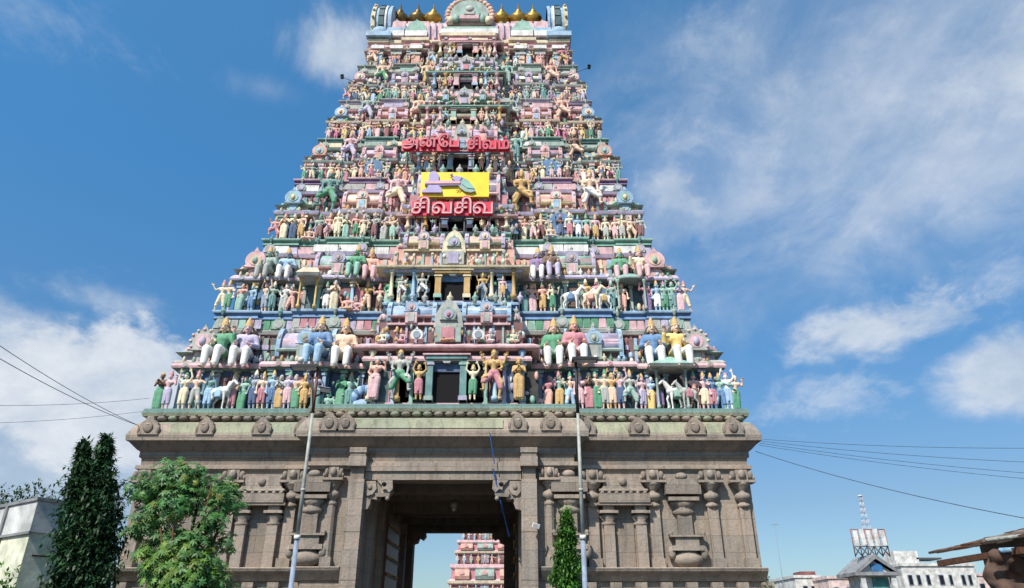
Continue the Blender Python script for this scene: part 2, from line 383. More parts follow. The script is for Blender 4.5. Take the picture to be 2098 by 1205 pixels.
def kudu(mb, x, y, z, r, c1, c2, c3=None, t=0.10):          # horseshoe medallion facing -y
    pts = []
    for a in range(-40, 221, 20): pts.append((x + r*math.cos(R(a)), z + r*math.sin(R(a))))
    pts += [(x - r*1.15, z - r*0.72), (x + r*1.15, z - r*0.72)]
    top = [(x - r*0.28, z + r*0.9), (x + r*0.28, z + r*0.9), (x, z + r*1.45)]
    mb.prismy(y - t, y, pts, c1); mb.prismy(y - t*1.12, y - t*0.2, top, c1)
    if r > .55:
        for a in range(-30, 211, 30): mb.ell((x + r*0.98*math.cos(R(a)), y - t*1.0, z + r*0.98*math.sin(R(a))), r*.14, r*.14, r*.14, c2 if (a//30) % 2 else 'cream', 6, 4)
    pin = [(x + r*0.6*math.cos(R(a)), z + r*0.6*math.sin(R(a))) for a in range(0, 360, 30)]
    mb.prismy(y - t*1.3, y - t*0.5, pin, c2)
    if c3: mb.ell((x, y - t*1.4, z - r*0.05), r*0.28, r*0.2, r*0.4, c3, 6, 4)
def finial(mb, x, y, z, h, c='grey'):
    mb.lathe(x, y, [(h*.18,z-h*.08),(h*.12,z+h*.1),(h*.3,z+h*.32),(h*.28,z+h*.5),(h*.1,z+h*.62),(h*.14,z+h*.7),(h*.02,z+h)], c, 8)
def sala(mb, xa, xb, yf, dep, z0, z1, cw, cb, ce, ck, ck2, fin='grey', panels=True, nfin=3):
    H = z1-z0; cx = (xa+xb)/2; yb = yf+dep
    mb.box(xa-.06, xb+.06, yf-.08, yb, z0, z0+.08*H, ce)
    mb.box(xa+.05, xb-.05, yf+.05, yb, z0+.08*H, z0+.30*H, cw)
    n = max(4, int((xb-xa)/0.35))
    for i in range(n+1):
        x = xa+.1+(xb-xa-.2)*i/n; mb.box(x-.035, x+.035, yf+.0, yf+.06, z0+.09*H, z0+.30*H, ce)
    mb.prismx(xa-.03, xb+.03, [(yf-.14,z0+.30*H),(yf-.17,z0+.345*H),(yf-.02,z0+.42*H),(yb,z0+.42*H),(yb,z0+.30*H)], rnd.choice((ce,'cream','pink','ggrey')))
    yc = yf+dep/2; rz = .52*H; ry = dep/2
    arc = [(yc-ry*math.cos(R(a))*(1.06 if a<40 else 1), z0+.44*H+rz*math.sin(R(a))) for a in range(-8,189,14)]
    mb.prismx(xa+.08, xb-.08, arc, cb, True)
    stripe = [(yc-(ry+.025)*math.cos(R(a)), z0+.44*H+(rz+.02)*math.sin(R(a))) for a in range(8,36,7)]+[(yc-(ry-.06)*math.cos(R(a)), z0+.44*H+(rz-.06)*math.sin(R(a))) for a in range(34,7,-7)]
    mb.prismx(xa+.09, xb-.09, stripe, rnd.choice(('pink','white','rose','lilac','cream')))
    for xe, sg in ((xa,-1),(xb,1)):
        blade = [(yc-(ry+.14)*math.cos(R(a)), z0+.44*H+(rz+.13*H)*math.sin(R(a))) for a in range(-25,206,15)]
        mb.prismx(xe-.09, xe+.09, blade, ck)
        mb.ell((xe, yc-ry*.75, z0+.40*H), .13, .10, .14*H, ce, 6, 4)
        mb.ell((xe, yf-.02, z0+.72*H), .10, .12, .10*H, ck2, 6, 4)
    w = min(.17*(xb-xa), .27*H)
    mb.box(cx-w*.8, cx+w*.8, yf-.16, yf+.1, z0+.06*H, z0+.48*H, ce)
    mb.box(cx-w*.45, cx+w*.45, yf-.19, yf-.1, z0+.10*H, z0+.44*H, ck2)
    kudu(mb, cx, yf-.08, z0+.68*H, w*.92, ck, ce, ck2)
    finial(mb, cx, yf-.14, z0+.68*H+w*1.1, .20*H, fin)
    for i in range(nfin):
        finial(mb, xa+(xb-xa)*(i+.5)/nfin, yc, z0+.95*H, .24*H, fin)
def kuta(mb, cx, cy, w, z0, z1, cw, cd, ck, fin='grey'):
    H = z1-z0
    mb.taper(cx, cy, z0, z0+.10*H, w*1.12, w*1.12, w*1.02, w*1.02, ck)
    mb.taper(cx, cy, z0+.10*H, z0+.34*H, w*.80, w*.80, w*.80, w*.80, cw)
    mb.taper(cx, cy, z0+.34*H, z0+.44*H, w*1.10, w*1.10, w*.86, w*.86, 'ggrey')
    mb.lathe(cx, cy, [(w*1.02,z0+.44*H),(w*1.16,z0+.52*H),(w*1.12,z0+.64*H),(w*.92,z0+.76*H),(w*.55,z0+.86*H),(w*.3,z0+.89*H)], cd, 8, False, 1.0, 0.5)
    for a in range(8):
        q = R(22.5+45*a); mb.obox(Vector((cx+w*1.03*math.cos(q), cy+w*1.03*math.sin(q), z0+.60*H)), .06, .06, .30*H, Euler((0,0,q)), ck)
    mb.box(cx-w*.42, cx+w*.42, cy-w*1.28, cy-w*.7, z0+.36*H, z0+.62*H, ck)
    kudu(mb, cx, cy-w*1.18, z0+.66*H, w*.5, ck, cd, cw)
    kudu(mb, cx-0, cy-w*.98, z0+.20*H, w*.35, cd, ck)
    finial(mb, cx, cy, z0+.88*H, .26*H, fin)

TH = [ # per tier: wall, pilasters, eave, sala wall, barrel, blade, kudu, neck, frieze blocks, next ledge colours
 dict(wall='dblue', pil=['lblue','mint','lilac','ggrey'], eave='pink', eave2='ggrey', sw='maroon', bar='lilac', bl='lblue', ku='grey', ku2='rose', neck='maroon', ndot='salmon', fr=['pink','mint','white','rose','grey','green','lilac'], led='blue', led2='lblue', dome='pink', door='dblue', frame='teal', can='pink', cv='lblue', back='grey'),
 dict(wall='dteal', pil=['grey','mint','cream','lblue'], eave='lilac', eave2='grey', sw='salmon', bar='mint', bl='lilac', ku='pink', ku2='lilac', neck='maroon', ndot='grey', fr=['white','pink','white','white'], led='mint2', led2='mint', dome='peach', door='blue', frame='gold', can='cream', cv='peach', back='lilac'),
 dict(wall='maroon', pil=['pink','cream','teal','lilac'], eave='lilac', eave2='cream', sw='rose', bar='peach', bl='pink', ku='lblue', ku2='blue', neck='maroon', ndot='rose', fr=['white','white','grey','pink'], led='purple', led2='pink', dome='mint', door='dteal', frame='blue', can='pink', cv='lilac', back='lilac'),
 dict(wall='dteal', pil=['pink','lilac','cream','mint'], eave='ggrey', eave2='pink', sw='lblue', bar='lilac', bl='pink', ku='salmon', ku2='lblue', neck='dteal', ndot='brown', fr=['cream','white','ggrey','cream'], led='teal', led2='mint', dome='mint', door='dark', frame='lblue', can='pink', cv='lilac', back='ggrey'),
 dict(wall='maroon', pil=['pink','rose','cream','lilac'], eave='cream', eave2='pink', sw='maroon', bar='salmon', bl='pink', ku='lblue', ku2='lilac', neck='maroon', ndot='pink', fr=['grey','pink','lilac','grey'], led='lilac', led2='grey', dome='cream', door='dteal', frame='mint', can='mint', cv='pink', back='pink'),
 dict(wall='bgrey', pil=['lblue','cream','pink','ggrey'], eave='grey', eave2='lilac', sw='lilac', bar='white', bl='lilac', ku='pink', ku2='rose', neck='purple', ndot='lilac', fr=['ggrey','cream','mint','grey'], led='ggrey', led2='grey', dome='cream', door='dteal', frame='pink', can='mint', cv='lilac', back='grey'),
 dict(wall='maroon', pil=['salmon','lblue','pink','grey'], eave='cream', eave2='pink', sw='brown', bar='pink', bl='lblue', ku='mint', ku2='teal', neck='brown', ndot='salmon', fr=['pink','cream'], led='pink', led2='cream', dome='pink', door='maroon', frame='pink', can='pink', cv='pink', back='pink')]
TI = []     # geometry facts of every tier, used to place the statues
for t in range(7):
    hx, Y, z0 = LV[t]; hy = YC-Y; hxn, Yn, z1 = LV[t+1]; hyn = YC-Yn
    H = z1-z0; dx = hx-hxn; dy = hy-hyn; T = TH[t]; last = t == 6
    fl = max(.50, .42*(dx+dy)/2+.18)                 # floor depth in front of the wall
    pk = dict(cen=.28, cp=.85 if t < 2 else .6, sal=(.44,.67), sp=.15, rec=.12)
    z_e = z0 + .385*H; z_r = z0+.45*H; z_n = z0+.71*H; z_c = z0+.77*H
    if last: z_e = z0+.60*H; z_r = z0+.66*H; z_n=z0+.76*H; z_c=z0+.80*H
    tier = MB(); pl = plan(hx-fl, hy-fl, **pk)
    rwy = hy-fl-.30; pr = plan(hx-fl-.22, rwy, cen=.28, cp=.5, sal=(.44,.67), sp=.05, rec=.05)
    nk = plan(hxn-.35, hyn-.28, cen=.28, cp=.45, sal=(.44,.67), sp=.12, rec=.1)
    tier.loft(pl, [(.10,z0-.02,T['led2']),(.10,z0+.08,T['wall']),(0,z0+.09,T['wall']),(0,z_e,T['wall'])])
    tier.loft(pr, [(0,z_e-.02,T['sw']),(0,z_n,T['sw'])])
    tier.loft(nk, [(0,z_n-.03,T['neck']),(0,z_c+.02,T['neck'])])
    to = tier.build('painted_storey', M_paint, tower); 
    # pilasters and niche panels on the lower wall
    pm = MB(); x = -(hx-fl)+.15; i = 0; step = .78 if t < 2 else .62
    while x < hx-fl-.1:
        yw = -(hy-fl+front_p(hx-fl, x, **pk))
        c = T['pil'][i % len(T['pil'])]; w = .075
        if abs(x) > 1.1:
            pm.box(x-w, x+w, yw-.12, yw+.02, z0+.08, z_e-.25*w, c)
            pm.box(x-w*1.6, x+w*1.6, yw-.16, yw+.01, z_e-.32, z_e-.22, rnd.choice(T['pil']))
            pm.box(x-w*2.1, x+w*2.1, yw-.19, yw+.012, z_e-.14, z_e-.02, rnd.choice(T['pil']))
            pm.box(x-w*1.5, x+w*1.5, yw-.15, yw+.011, z0+.08, z0+.22, rnd.choice(T['pil']))
            for q_ in range(3): pm.ell((x+rnd.uniform(.1,step-.1), yw-.10, z0+rnd.uniform(.15,.95)*(z_e-z0-.3)), rnd.uniform(.05,.12), .09, rnd.uniform(.06,.22), rnd.choice(T['pil']+['cream','peach','salmon','white','green','gold']), 6, 4)
            if rnd.random() < .6:
                cc = rnd.choice(['dblue','dteal','maroon','blue','teal','brown','rose','dark'])
                pm.box(x+w+.05, x+step-w-.05, yw-.02, yw+.03, z0+.2, z_e-.3, cc)
        x += step; i += 1
    x = -(hx-fl-.35)+.1
    while x < hx-fl-.35:
        yw = -(rwy+front_p(hx-fl-.35, x, .28,.5,(.44,.67),.05,.05)); w = rnd.uniform(.05,.11)
        pm.box(x-w, x+w, yw-.10, yw+.03, z_r-.02, z_n-.02, rnd.choice(T['pil']+[T['sw'],'dteal','brown']))
        pm.box(x-w*1.5, x+w*1.5, yw-.14, yw+.03, z_r+.55*(z_n-z_r), z_r+.72*(z_n-z_r), rnd.choice(T['pil']))
        if rnd.random() < .4: pm.ell((x+.16, yw-.06, z_r+rnd.uniform(.15,.6)*(z_n-z_r)), .12,.12,.2, rnd.choice(T['pil']+['green','gold','white']),6,4)
        x += rnd.uniform(.28,.42)
    pm.build('wall_relief', M_paint, to)
    # eave over the figures
    em = MB(); oh = .30 if t < 2 else .20
    em.loft(pl, [(.02,z_e-.04,T['eave2']),(.12,z_e,T['eave2']),(oh,z_e+.02,T['eave']),(oh+.03,z_e+.35*(z_r-z_e),T['eave']),(.26,z_e+.8*(z_r-z_e),T['eave2']),(.12,z_r,T['eave2']),(.05,z_r+.02,T['eave2'])])
    x = -(hx-fl)+.3
    while x < hx-fl:
        yw = -(hy-fl+front_p(hx-fl, x, **pk))
        if abs(x) > (hx-fl)*.30:
            kudu(em, x, yw-oh+.07, z_e+.42*(z_r-z_e), .36*(z_r-z_e)+.02, rnd.choice([T['eave'],T['eave2'],'ggrey','grey']), rnd.choice([T['ku2'],T['eave2'],'rose']))
        x += rnd.uniform(.9,1.7)
    x = -(hx-fl)+.1
    while x < hx-fl-.1:
        if abs(x) > (hx-fl)*.29:
            yw = -(hy-fl+front_p(hx-fl, x, **pk)); c = rnd.choice(T['pil']+['green','cream','gold','salmon','white','lilac'])
            if rnd.random() < .5: em.ell((x,yw-.12,z_r+.10), rnd.uniform(.07,.13),.10,rnd.uniform(.10,.20),c,7,5)
            else: finial(em, x, yw-.12, z_r+.02, rnd.uniform(.22,.40), c)
        x += rnd.uniform(.22,.5) if t < 2 else rnd.uniform(.5,1.0)
    em.build('eave', M_paint, to)
    # neck lattice
    nm = MB(); zs = z_n+.02; n = int(hxn*2/.21)
    for i in range(n):
        x = -hxn+.45+(hxn*2-.9)*i/n
        yw = -(hyn-.28+front_p(hxn-.35, x, .28,.45,(.44,.67),.12,.1))
        if i % 2: nm.box(x-.05,x+.05,yw-.06,yw+.02,zs,z_c-.02,T['ndot'])
        else: nm.ell((x,yw-.03,(zs+z_c)/2),.075,.05,.09,rnd.choice([T['ndot'],'cream','dteal']),6,4)
    nm.build('lattice_band', M_paint, to)
    # upper cornice and frieze, then the ledge of the next storey
    cm = MB(); pn = plan(hxn, hyn, cen=.28, cp=.85 if t+1 < 2 else .6, sal=(.44,.67), sp=.15, rec=.12)
    zz = z1-z_c
    cm.loft(pn, [(-.42,z_c-.02,T['back']),(-.10,z_c+.02,T['back']),(-.05,z_c+.16*zz,T['back']),(-.10,z_c+.20*zz,T['back']),(-.16,z_c+.62*zz,T['back']),(-.24,z_c+.66*zz,T['back'])])
    x = -hxn+.2; i = 0; bw = .36 if t == 0 else 1.25
    while x < hxn-.2-bw:
        yw = -(hyn-.13+front_p(hxn, x+bw/2, .28,.85 if t+1<2 else .6,(.44,.67),.15,.12))
        if abs(abs(x+bw/2)/hxn-.28) > bw/2/hxn*1.05 or True:
            cm.box(x+.02, x+bw-.03, yw-.05, yw+.05, z_c+.22*zz, z_c+.60*zz, T['fr'][i % len(T['fr'])] if t else rnd.choice(T['fr']))
        x += bw; i += 1
    x = -hxn+.5
    while x < hxn:
        yw = -(hyn-.13+front_p(hxn, x, .28,.85 if t+1<2 else .6,(.44,.67),.15,.12))
        kudu(cm, x, yw-.0, z_c+.42*zz, .26*zz, 'ggrey' if t % 2 == 0 else 'grey', T['back'], None)
        finial(cm, x, yw-.06, z_c+.80*zz, .42*zz, rnd.choice(['ggrey','grey','teal']))
        x += hxn*.235
    cm.build('cornice', M_paint, to)
    lm = MB(); zl = z_c+.64*zz
    lm.loft(pn, [(-.28,zl,T['led']),(-.06,zl+.02,T['led']),(-.14,zl+.45*(z1-zl),T['led']),(-.02,zl+.72*(z1-zl),T['led2']),(0,z1-.03,T['led2']),(-.01,z1-.004,T['led2'])])
    lm.build('ledge', M_paint, to)
    # the row of miniature shrines
    if not last:
        for sg in (-1,1):
            sm = MB(); xa, xb = sorted((sg*(hx-fl-.25)*.452, sg*(hx-fl-.25)*.66))
            sala(sm, xa, xb, -(rwy+.42), .95, z_r, z_n+.10*H*.6, T['sw'], T['bar'], T['eave2'], T['bl'] if t else 'lblue', T['ku'])
            sm.build('barrel_shrine', M_paint, to)
            for fb in (-1, 1):
                km = MB(); w = .118*(hx-fl)*.8
                kuta(km, sg*(hx-fl-w*.78), fb*(hy-fl-w*.95), w, z_r-.02, z_n+.02*H, T['bar'], T['dome'], T['ku'])
                km.build('corner_dome', M_paint, to)
        # side and rear shrines, simpler
        sm = MB()
        for sg in (-1,1):
            xa, xb = sorted((sg*(hx-fl-.25)*.452, sg*(hx-fl-.25)*.66))
            sm.box(xa, xb, rwy-.3, rwy+.42, z_r, z_n, T['bar']); sm.taper((xa+xb)/2, rwy+.05, z_n, z_n+.3, (xb-xa)/2, .4, (xb-xa)/2.4, .1, T['bl'])
            xs = sg*(hx-fl-.35); 
            for yy in (-.45,0,.45):
                sm.taper(xs, yy*hy, z_r, z_n-.1, .28, .55, .10, .5, T['bar'] if yy else T['dome'])
        sm.box(-1.5,1.5,rwy-.3,rwy+.6,z_r,z_n,T['cv']); sm.build('rear_shrine_row', M_paint, to)
    # central porch: doorway, columns, canopy, pediment
    dm = MB(); yw = -(hy-fl+pk['cp']); cw = .28*(hx-fl)*(1.0 if t < 2 else .98)
    DB = (822,612,470,350,250,178,112,62); CB = (712,546,438,306,213,143,82)       # sills and canopy edges, as heights in the photo
    zd = at(0, DB[t], YC+yw-.2).z; zt = at(0, CB[t], YC+yw-.55).z; zt = min(zt, z1-.02 if last else 99)
    Dh = zt-zd; dw = (.56,.52,.48,.42,.42,.40,.34)[t]; k_ = min(1, Dh/3.0)
    pbx = MB(); pbx.box(-cw-.02, cw+.02, yw, yw+1.6, z0-.02, zt+.25, T['wall']); pbx.box(-cw+.05, cw-.05, yw-.03, yw+.3, z0+.02, zd-.02, T['eave'])
    pbx.build('porch_wall', M_paint, to)
    zl_ = zd+Dh*(.84 if t else .80)       # top of the black door panel
    ob = MB(); ob.box(-dw, dw, yw-.05, yw+.02, zd, zl_-.01, 'black'); ob.box(-cw*.52,-cw*.36,yw-.04,yw+.01,zd+.1*Dh,zd+.7*Dh,'black'); ob.box(cw*.36,cw*.52,yw-.04,yw+.01,zd+.1*Dh,zd+.7*Dh,'black'); ob.build('door_shade_panel', M_doorshade, to)  # flat black panels painted as doorway shade; no opening is cut
    dm.box(-dw, dw, yw-.12, yw+.01, zl_-.30*k_*(2.2 if t < 2 else 1), zl_, T['door'])
    if t == 4: dm.box(-dw,dw,yw-.10,yw-.04,zd+.5*Dh,zl_,'dteal')
    for sg in (-1,1):
        x = sg*(dw+.15); dm.box(x-.14,x+.14,yw-.34,yw+.02,zd,zl_+.1,T['frame'])
        dm.box(x-.19,x+.19,yw-.38,yw+.01,zl_-.34*k_,zl_-.2*k_,rnd.choice(T['pil'])); dm.box(x-.18,x+.18,yw-.39,yw+.015,zd,zd+.18,rnd.choice(T['pil']))
        for q in (.62,.97):
            x = sg*cw*q; cc = rnd.choice(['gold','cream','lblue','pink','peach'])
            dm.lathe(x, yw-.22, [(.15,zd),(.15,zd+.18),(.09,zd+.22),(.075,zt-.5*k_),(.13,zt-.42*k_),(.09,zt-.34*k_),(.17,zt-.18*k_),(.17,zt-.04)], cc, 10)
        for q in (.80,): x = sg*cw*q; dm.box(x-.26*k_, x+.26*k_, yw-.03, yw+.01, zd+.02, zt-.3*k_, rnd.choice(['dteal','maroon','teal','dblue','rose']))
    dm.box(-dw-.32, dw+.32, yw-.40, yw+.02, zl_, zl_+.16*k_+.04, T['frame']); dm.box(-dw-.45, dw+.45, yw-.46, yw+.02, zl_+.16*k_+.045, zl_+.24*k_+.05, T['can'])
    dm.prismy(yw-.34, yw-.05, [(-.24,zl_),(.24,zl_),(.12,zl_-.22*k_),(-.12,zl_-.22*k_)], 'grey')
    dm.build('doorway', M_paint, to)
    cm = MB(); cn = [(-cw-.15,yw),(cw+.15,yw),(cw+.15,yw+.9),(-cw-.15,yw+.9)]
    hh = .42*k_; cov = .50 if t < 2 else .34
    cm.loft(cn, [(.05,zt-.10,'maroon'),(.2,zt-.03,T['can']),(cov,zt+.02,T['can']),(cov+.02,zt+.10,T['can']),(.26,zt+hh*.9,T['can']),(.14,zt+hh,T['eave2']),(.1,zt+hh+.04,T['eave2'])])
    cm.build('canopy', M_paint, to)
    zp = zt+hh+.03
    if not last:
        vm = MB(); yn = -(hyn-[.5,.5,.5,.5,.5,.5,.5][t]*1.0+(.85 if t+1 < 2 else .6)); zt2 = at(0, DB[t+1]+3, YC+min(yw-.2, yn)).z; yv = yw-.0
        Hh = zt2-zp; f0 = .42 if t < 2 else .22
        vm.box(-cw+.05, cw-.05, yv-.05, yv+1.4, zp-.03, zp+Hh*.5, T['sw'])
        for i in range(int(cw*2/.42)):
            x = -cw+.2+i*.42; vm.box(x-.05,x+.05,yv-.12,yv+.0,zp,zp+f0*Hh,rnd.choice(T['pil']))
        for sg in (-1,1):
            xa, xb = sorted((sg*cw*.20, sg*cw*.80))
            sala(vm, xa, xb, yv-.12, 1.0, zp+f0*Hh, zt2, T['sw'], T['cv'], T['can'], T['bl'], T['ku'], nfin=3)
            kuta(vm, sg*cw*.90, yv+.30, .20*k_+.08, zp+.1*Hh, zp+.86*Hh, T['sw'], T['dome'], T['ku'])
        r = cw*.17
        vm.box(-r*1.0, r*1.0, yv-.36, yv+.4, zp, zp+.36*Hh, T['eave2']); vm.box(-r*.5, r*.5, yv-.42, yv-.3, zp+.02, zp+.32*Hh, T['ku2'])
        vm.prismy(yv-.30, yv+.35, [(-r*1.15,zp+.34*Hh),(r*1.15,zp+.34*Hh),(r*1.0,zp+.66*Hh),(r*.55,zp+.90*Hh),(0,zp+1.0*Hh),(-r*.55,zp+.90*Hh),(-r*1.0,zp+.66*Hh)], 'grey' if t != 1 else 'cream')
        kudu(vm, 0, yv-.28, zp+.62*Hh, min(r*.6,.22*Hh), 'ggrey', 'lilac', T['ku2'], .12)
        for q in (-.95,-.62,-.34,.0,.34,.62,.95): finial(vm, q*cw, yv-.05, zt2-.02, .22*Hh+.06, rnd.choice(['grey','ggrey','mint','lilac','cream']))
        if t == 0:
            for q in (-.40,.40): kudu(vm, q*cw, yv-.42, zp+.13*Hh, .13*Hh, 'white', 'bgrey')
        for i in range(34):
            xx = rnd.uniform(-cw,cw); vm.ell((xx, yv-.22-rnd.uniform(0,.15), zp+rnd.uniform(.02,f0*.8)*Hh), rnd.uniform(.05,.11),.08,rnd.uniform(.07,.18), rnd.choice(T['pil']+['cream','white','green','salmon','gold']),7,5)
        vm.build('pediment', M_paint, to)
    else:
        sm = MB()
        for q in (-.83,-.66,-.48,.48,.66,.83):
            x = q*hx; yy = -(hy-fl); c = 'lblue' if abs(q) == .83 else rnd.choice(['salmon','peach'])
            sm = MB(); sm.box(-.26,.26,yy-.28,yy+.02,z0+.05,z0+.62*H,c)
            sm.box(-.34,.34,yy-.34,yy+.02,z0+.46*H,z0+.62*H,'grey'); sm.box(-.40,.40,yy-.48,yy+.02,z0+.62*H,z0+.74*H,'white')
            sm.build('bracket_pillar', M_paint, to, (x,0,0))
    TI.append(dict(hx=hx, hy=hy, z0=z0, z1=z1, H=H, fl=fl, pk=pk, z_e=z_e, z_r=z_r, z_n=z_n, yw=-(hy-fl), cw=cw, zd=zd, zt=zt, zp=zp, yp=yw))

# crowning barrel roof with end gables and brass finials
hx, Yt, zt = LV[7]; hy = YC-Yt
rm = MB(); pp = plan(hx, hy, cen=.26, cp=.55, sal=(.40,.66), sp=.15, rec=.1)
rm.loft(pp, [(-.35,zt-.05,'cream'),(.03,zt,'cream'),(.05,zt+.22,'pink'),(-.15,zt+.42,'pink'),(-.2,zt+.5,'pink')])
zr = zt+.45; zr1 = at(0,40,YC-hy*.55).z; Hr = zr1-zr
ry = hy*.86
arc = [(-ry*math.cos(R(a))*(1.0+.10*math.sin(R(max(0,min(180,a*2))))), zr+.25*Hr+Hr*.72*math.sin(R(a))) for a in range(0,181,10)]
rm.prismx(-hx*.93, hx*.93, [( -ry*.96, zr), ] + arc + [(ry*.96, zr)], 'pink', False)
rm.box(-hx*.9, hx*.9, -.45, .45, zr+.94*Hr, zr+1.02*Hr, 'white')
ro_ = rm.build('crowning_roof', M_paint, tower)
sm = MB()
for q in (-.80,-.58,.58,.80):        # small painted cornice boxes on the face of the vault
    x = q*hx*.92; w = .62 if abs(q)>.7 else .74; sm = MB()
    sm.box(x-w, x+w, -ry-.32, -ry+.2, zr+.02, zr+.20*Hr, 'white'); sm.box(x-w*.9,x+w*.9,-ry-.26,-ry+.2,zr+.20*Hr,zr+.34*Hr,'mint' if abs(q)<.7 else 'lblue')
    sm.prismy(-ry-.18,-ry+.5,[(x-w*.85,zr+.34*Hr),(x+w*.85,zr+.34*Hr),(x+w*.6,zr+.58*Hr),(x,zr+.66*Hr),(x-w*.6,zr+.54*Hr)],'mint' if abs(q)<.7 else 'pink')
    sm.box(x-w*1.02,x+w*1.02,-ry*.80-.05,-ry*.80+.3,zr+.66*Hr,zr+.80*Hr,'pink')
    finial(sm, x, -ry-.1, zr+.62*Hr, .30, 'teal'); sm.build('small_gable', M_paint, ro_)
sm = MB()
for i in range(26):
    x = -hx*.88+hx*1.76*i/25; sm.ell((x,-ry*.62,zr+.86*Hr),.14,.10,.10,rnd.choice(['white','pink','mint']),6,4)
for i in range(30):
    x = -hx*.9+hx*1.8*i/29
    if abs(x) > 1.6: sm.box(x-.05,x+.05,-ry-.16,-ry+.05,zr-.02,zr+.55*Hr,'lilac')
sm.build('vault_ornament', M_paint, ro_)
cg = MB(); zc0 = zr+.30*Hr; yg = -ry-.30; rr = 1.46
cg.box(-1.9,1.9,yg-.25,yg+.9,zr-.02,zr+.16*Hr,'white'); cg.box(-1.65,1.65,yg-.12,yg+.8,zr+.16*Hr,zr+.30*Hr,'mint')
ctr = zr+.84*Hr
o1 = [(rr*math.cos(R(a)), ctr+rr*math.sin(R(a))) for a in range(-30,211,12)]
cg.prismy(yg+.1, yg+.8, o1, 'pink')
for a in range(-24,205,12):
    cg.ell((rr*math.cos(R(a)), yg+.15, ctr+rr*math.sin(R(a))), .22,.16,.22,'salmon' if a%24 else 'peach',6,4)
o2 = [(rr*.82*math.cos(R(a)), ctr+rr*.82*math.sin(R(a))) for a in range(-30,211,12)]
cg.prismy(yg-.05, yg+.3, o2, 'ggrey')
o3 = [(rr*.46*math.cos(R(a)), ctr-.1+rr*.46*math.sin(R(a))) for a in range(-40,221,13)]
cg.prismy(yg-.18, yg+.1, o3, 'mint')
cg.box(-.62,.62,yg-.22,yg,ctr-.62,ctr-.30,'pink'); cg.box(-.34,.34,yg-.26,yg,ctr-.28,ctr+.12,'grey'); cg.ell((0,yg-.25,ctr+.2),.3,.12,.28,'grey')
for sg in (-1,1): cg.ell((sg*1.22,yg-.12,ctr-.7),.24,.2,.34,'cream'); cg.ell((sg*.85,yg-.16,ctr-.55),.2,.16,.36,'mint')
cg.build('central_gable', M_paint, ro_)
for sg in (-1,1):
    eg = MB(); xg = sg*hx*.895
    zc_ = zr+.72*Hr; rA = hy*1.02
    o1 = [(-rA*math.cos(R(a)), zc_+rA*1.18*math.sin(R(a))) for a in range(-48,229,12)]
    eg.prismx(xg-.68, xg+.60, o1, 'lblue')
    o2 = [(-rA*1.07*math.cos(R(a)), zc_+rA*1.25*math.sin(R(a))) for a in range(-44,225,12)]
    eg.prismx(xg+sg*.50-.12, xg+sg*.50+.12, o2, 'cream')
    eg.prismx(xg-sg*.60-.08, xg-sg*.60+.08, o2, 'lblue'); eg.prismx(xg-sg*.30-.06, xg-sg*.30+.06, o2, 'white')
    for a in (-30,-10,10,30,50,70):
        eg.obox(Vector((xg-sg*.02, -rA*1.03*math.cos(R(a)), zc_+rA*1.20*math.sin(R(a)))), .34, .16, .62, Euler((R(-a),0,0)), 'dteal' if a % 40 else 'teal')
        eg.ell((xg+sg*.50, -rA*1.1*math.cos(R(a+8)), zc_+rA*1.27*math.sin(R(a+8))), .10,.10,.12, rnd.choice(['gold','cream','peach']),6,4)
    eg.box(xg-.80, xg+.80, -rA-.22, rA+.1, zr-.12, zr+.26, 'lblue')
    eg.ell((xg, -rA*.95, zr+.45), .55,.3,.42,'lblue')
    eg.ell((xg, 0, zc_+rA*1.32), .34,.4,.55,'pink')
    eg.build('end_gable', M_paint, ro_)
zk = zr+1.0*Hr+.0
for px in (821,857,889,948,1000,1028,1062,1092):
    k = MB(); h = 1.72; k_s = 1.38
    k.lathe(0,0,[(.34,0),(.36,.10),(.20,.20),(.30,.34),(.47,.56),(.44,.78),(.20,.92),(.26,1.0),(.13,1.08),(.16,1.2),(.07,1.35),(.02,h)],'gold' if px not in (821,857) else 'brass2',12)
    x = at(px,20,YC).x-XC
    kf = k.build('brass_finial', M_brass, ro_, (x,0,zk)); kf.scale = (k_s,k_s,k_s)

# ------------------------------------------------------------------ stone base
SY = 29.0-YC            # wall face
sb = MB(); HW = 12.2; zl = at(0,938,28.7).z
Lp = [(-HW,-6.5),(-3.05,-6.5),(-3.05,6.5),(-HW,6.5)]; Rp = [(3.25,-6.5),(HW,-6.5),(HW,6.5),(3.25,6.5)]
pf = [(.42,0,'stone2'),(.42,.7,'stone'),(.30,.8,'stone2'),(.36,1.1,'stone'),(.12,1.25,'stone'),(.10,zl,'stone'),(.10,8.1,'stone2')]
def halfloft(mb, x0, x1, sgn):
    # outer edge battered, inner edge plumb
    yo = 6.5
    for (o0,z0,c),(o1,z1,_) in zip(pf[:-1],pf[1:]):
        a0 = HW+o0; a1 = HW+o1
        xi0 = x0 if sgn > 0 else x1
        b0, b1 = (xi0, a0) if sgn > 0 else (-a0, xi0); c0, c1 = (xi0, a1) if sgn > 0 else (-a1, xi0)
        mb.add([(b0,-yo-o0,z0),(b1,-yo-o0,z0),(b1,yo+o0,z0),(b0,yo+o0,z0),(c0,-yo-o1,z1),(c1,-yo-o1,z1),(c1,yo+o1,z1),(c0,yo+o1,z1)],
               [(0,3,2,1),(4,5,6,7),(0,1,5,4),(1,2,6,5),(2,3,7,6),(3,0,4,7)], c)
halfloft(sb, 3.25, HW, 1); halfloft(sb, -HW, -3.05, -1)
sb.box(-3.049,3.249,-6.45,6.45,7.25,8.098,'stone2')                     # ceiling mass of the passage
# projecting middle bay either side of the gate
for sg in (-1,1):
    a, b = sorted((sg*3.35, sg*5.15)); sb.box(a, b, -7.12, -6.4, 0, 7.42, 'stone')
sbo = sb.build('stone_base', M_stone, tower)
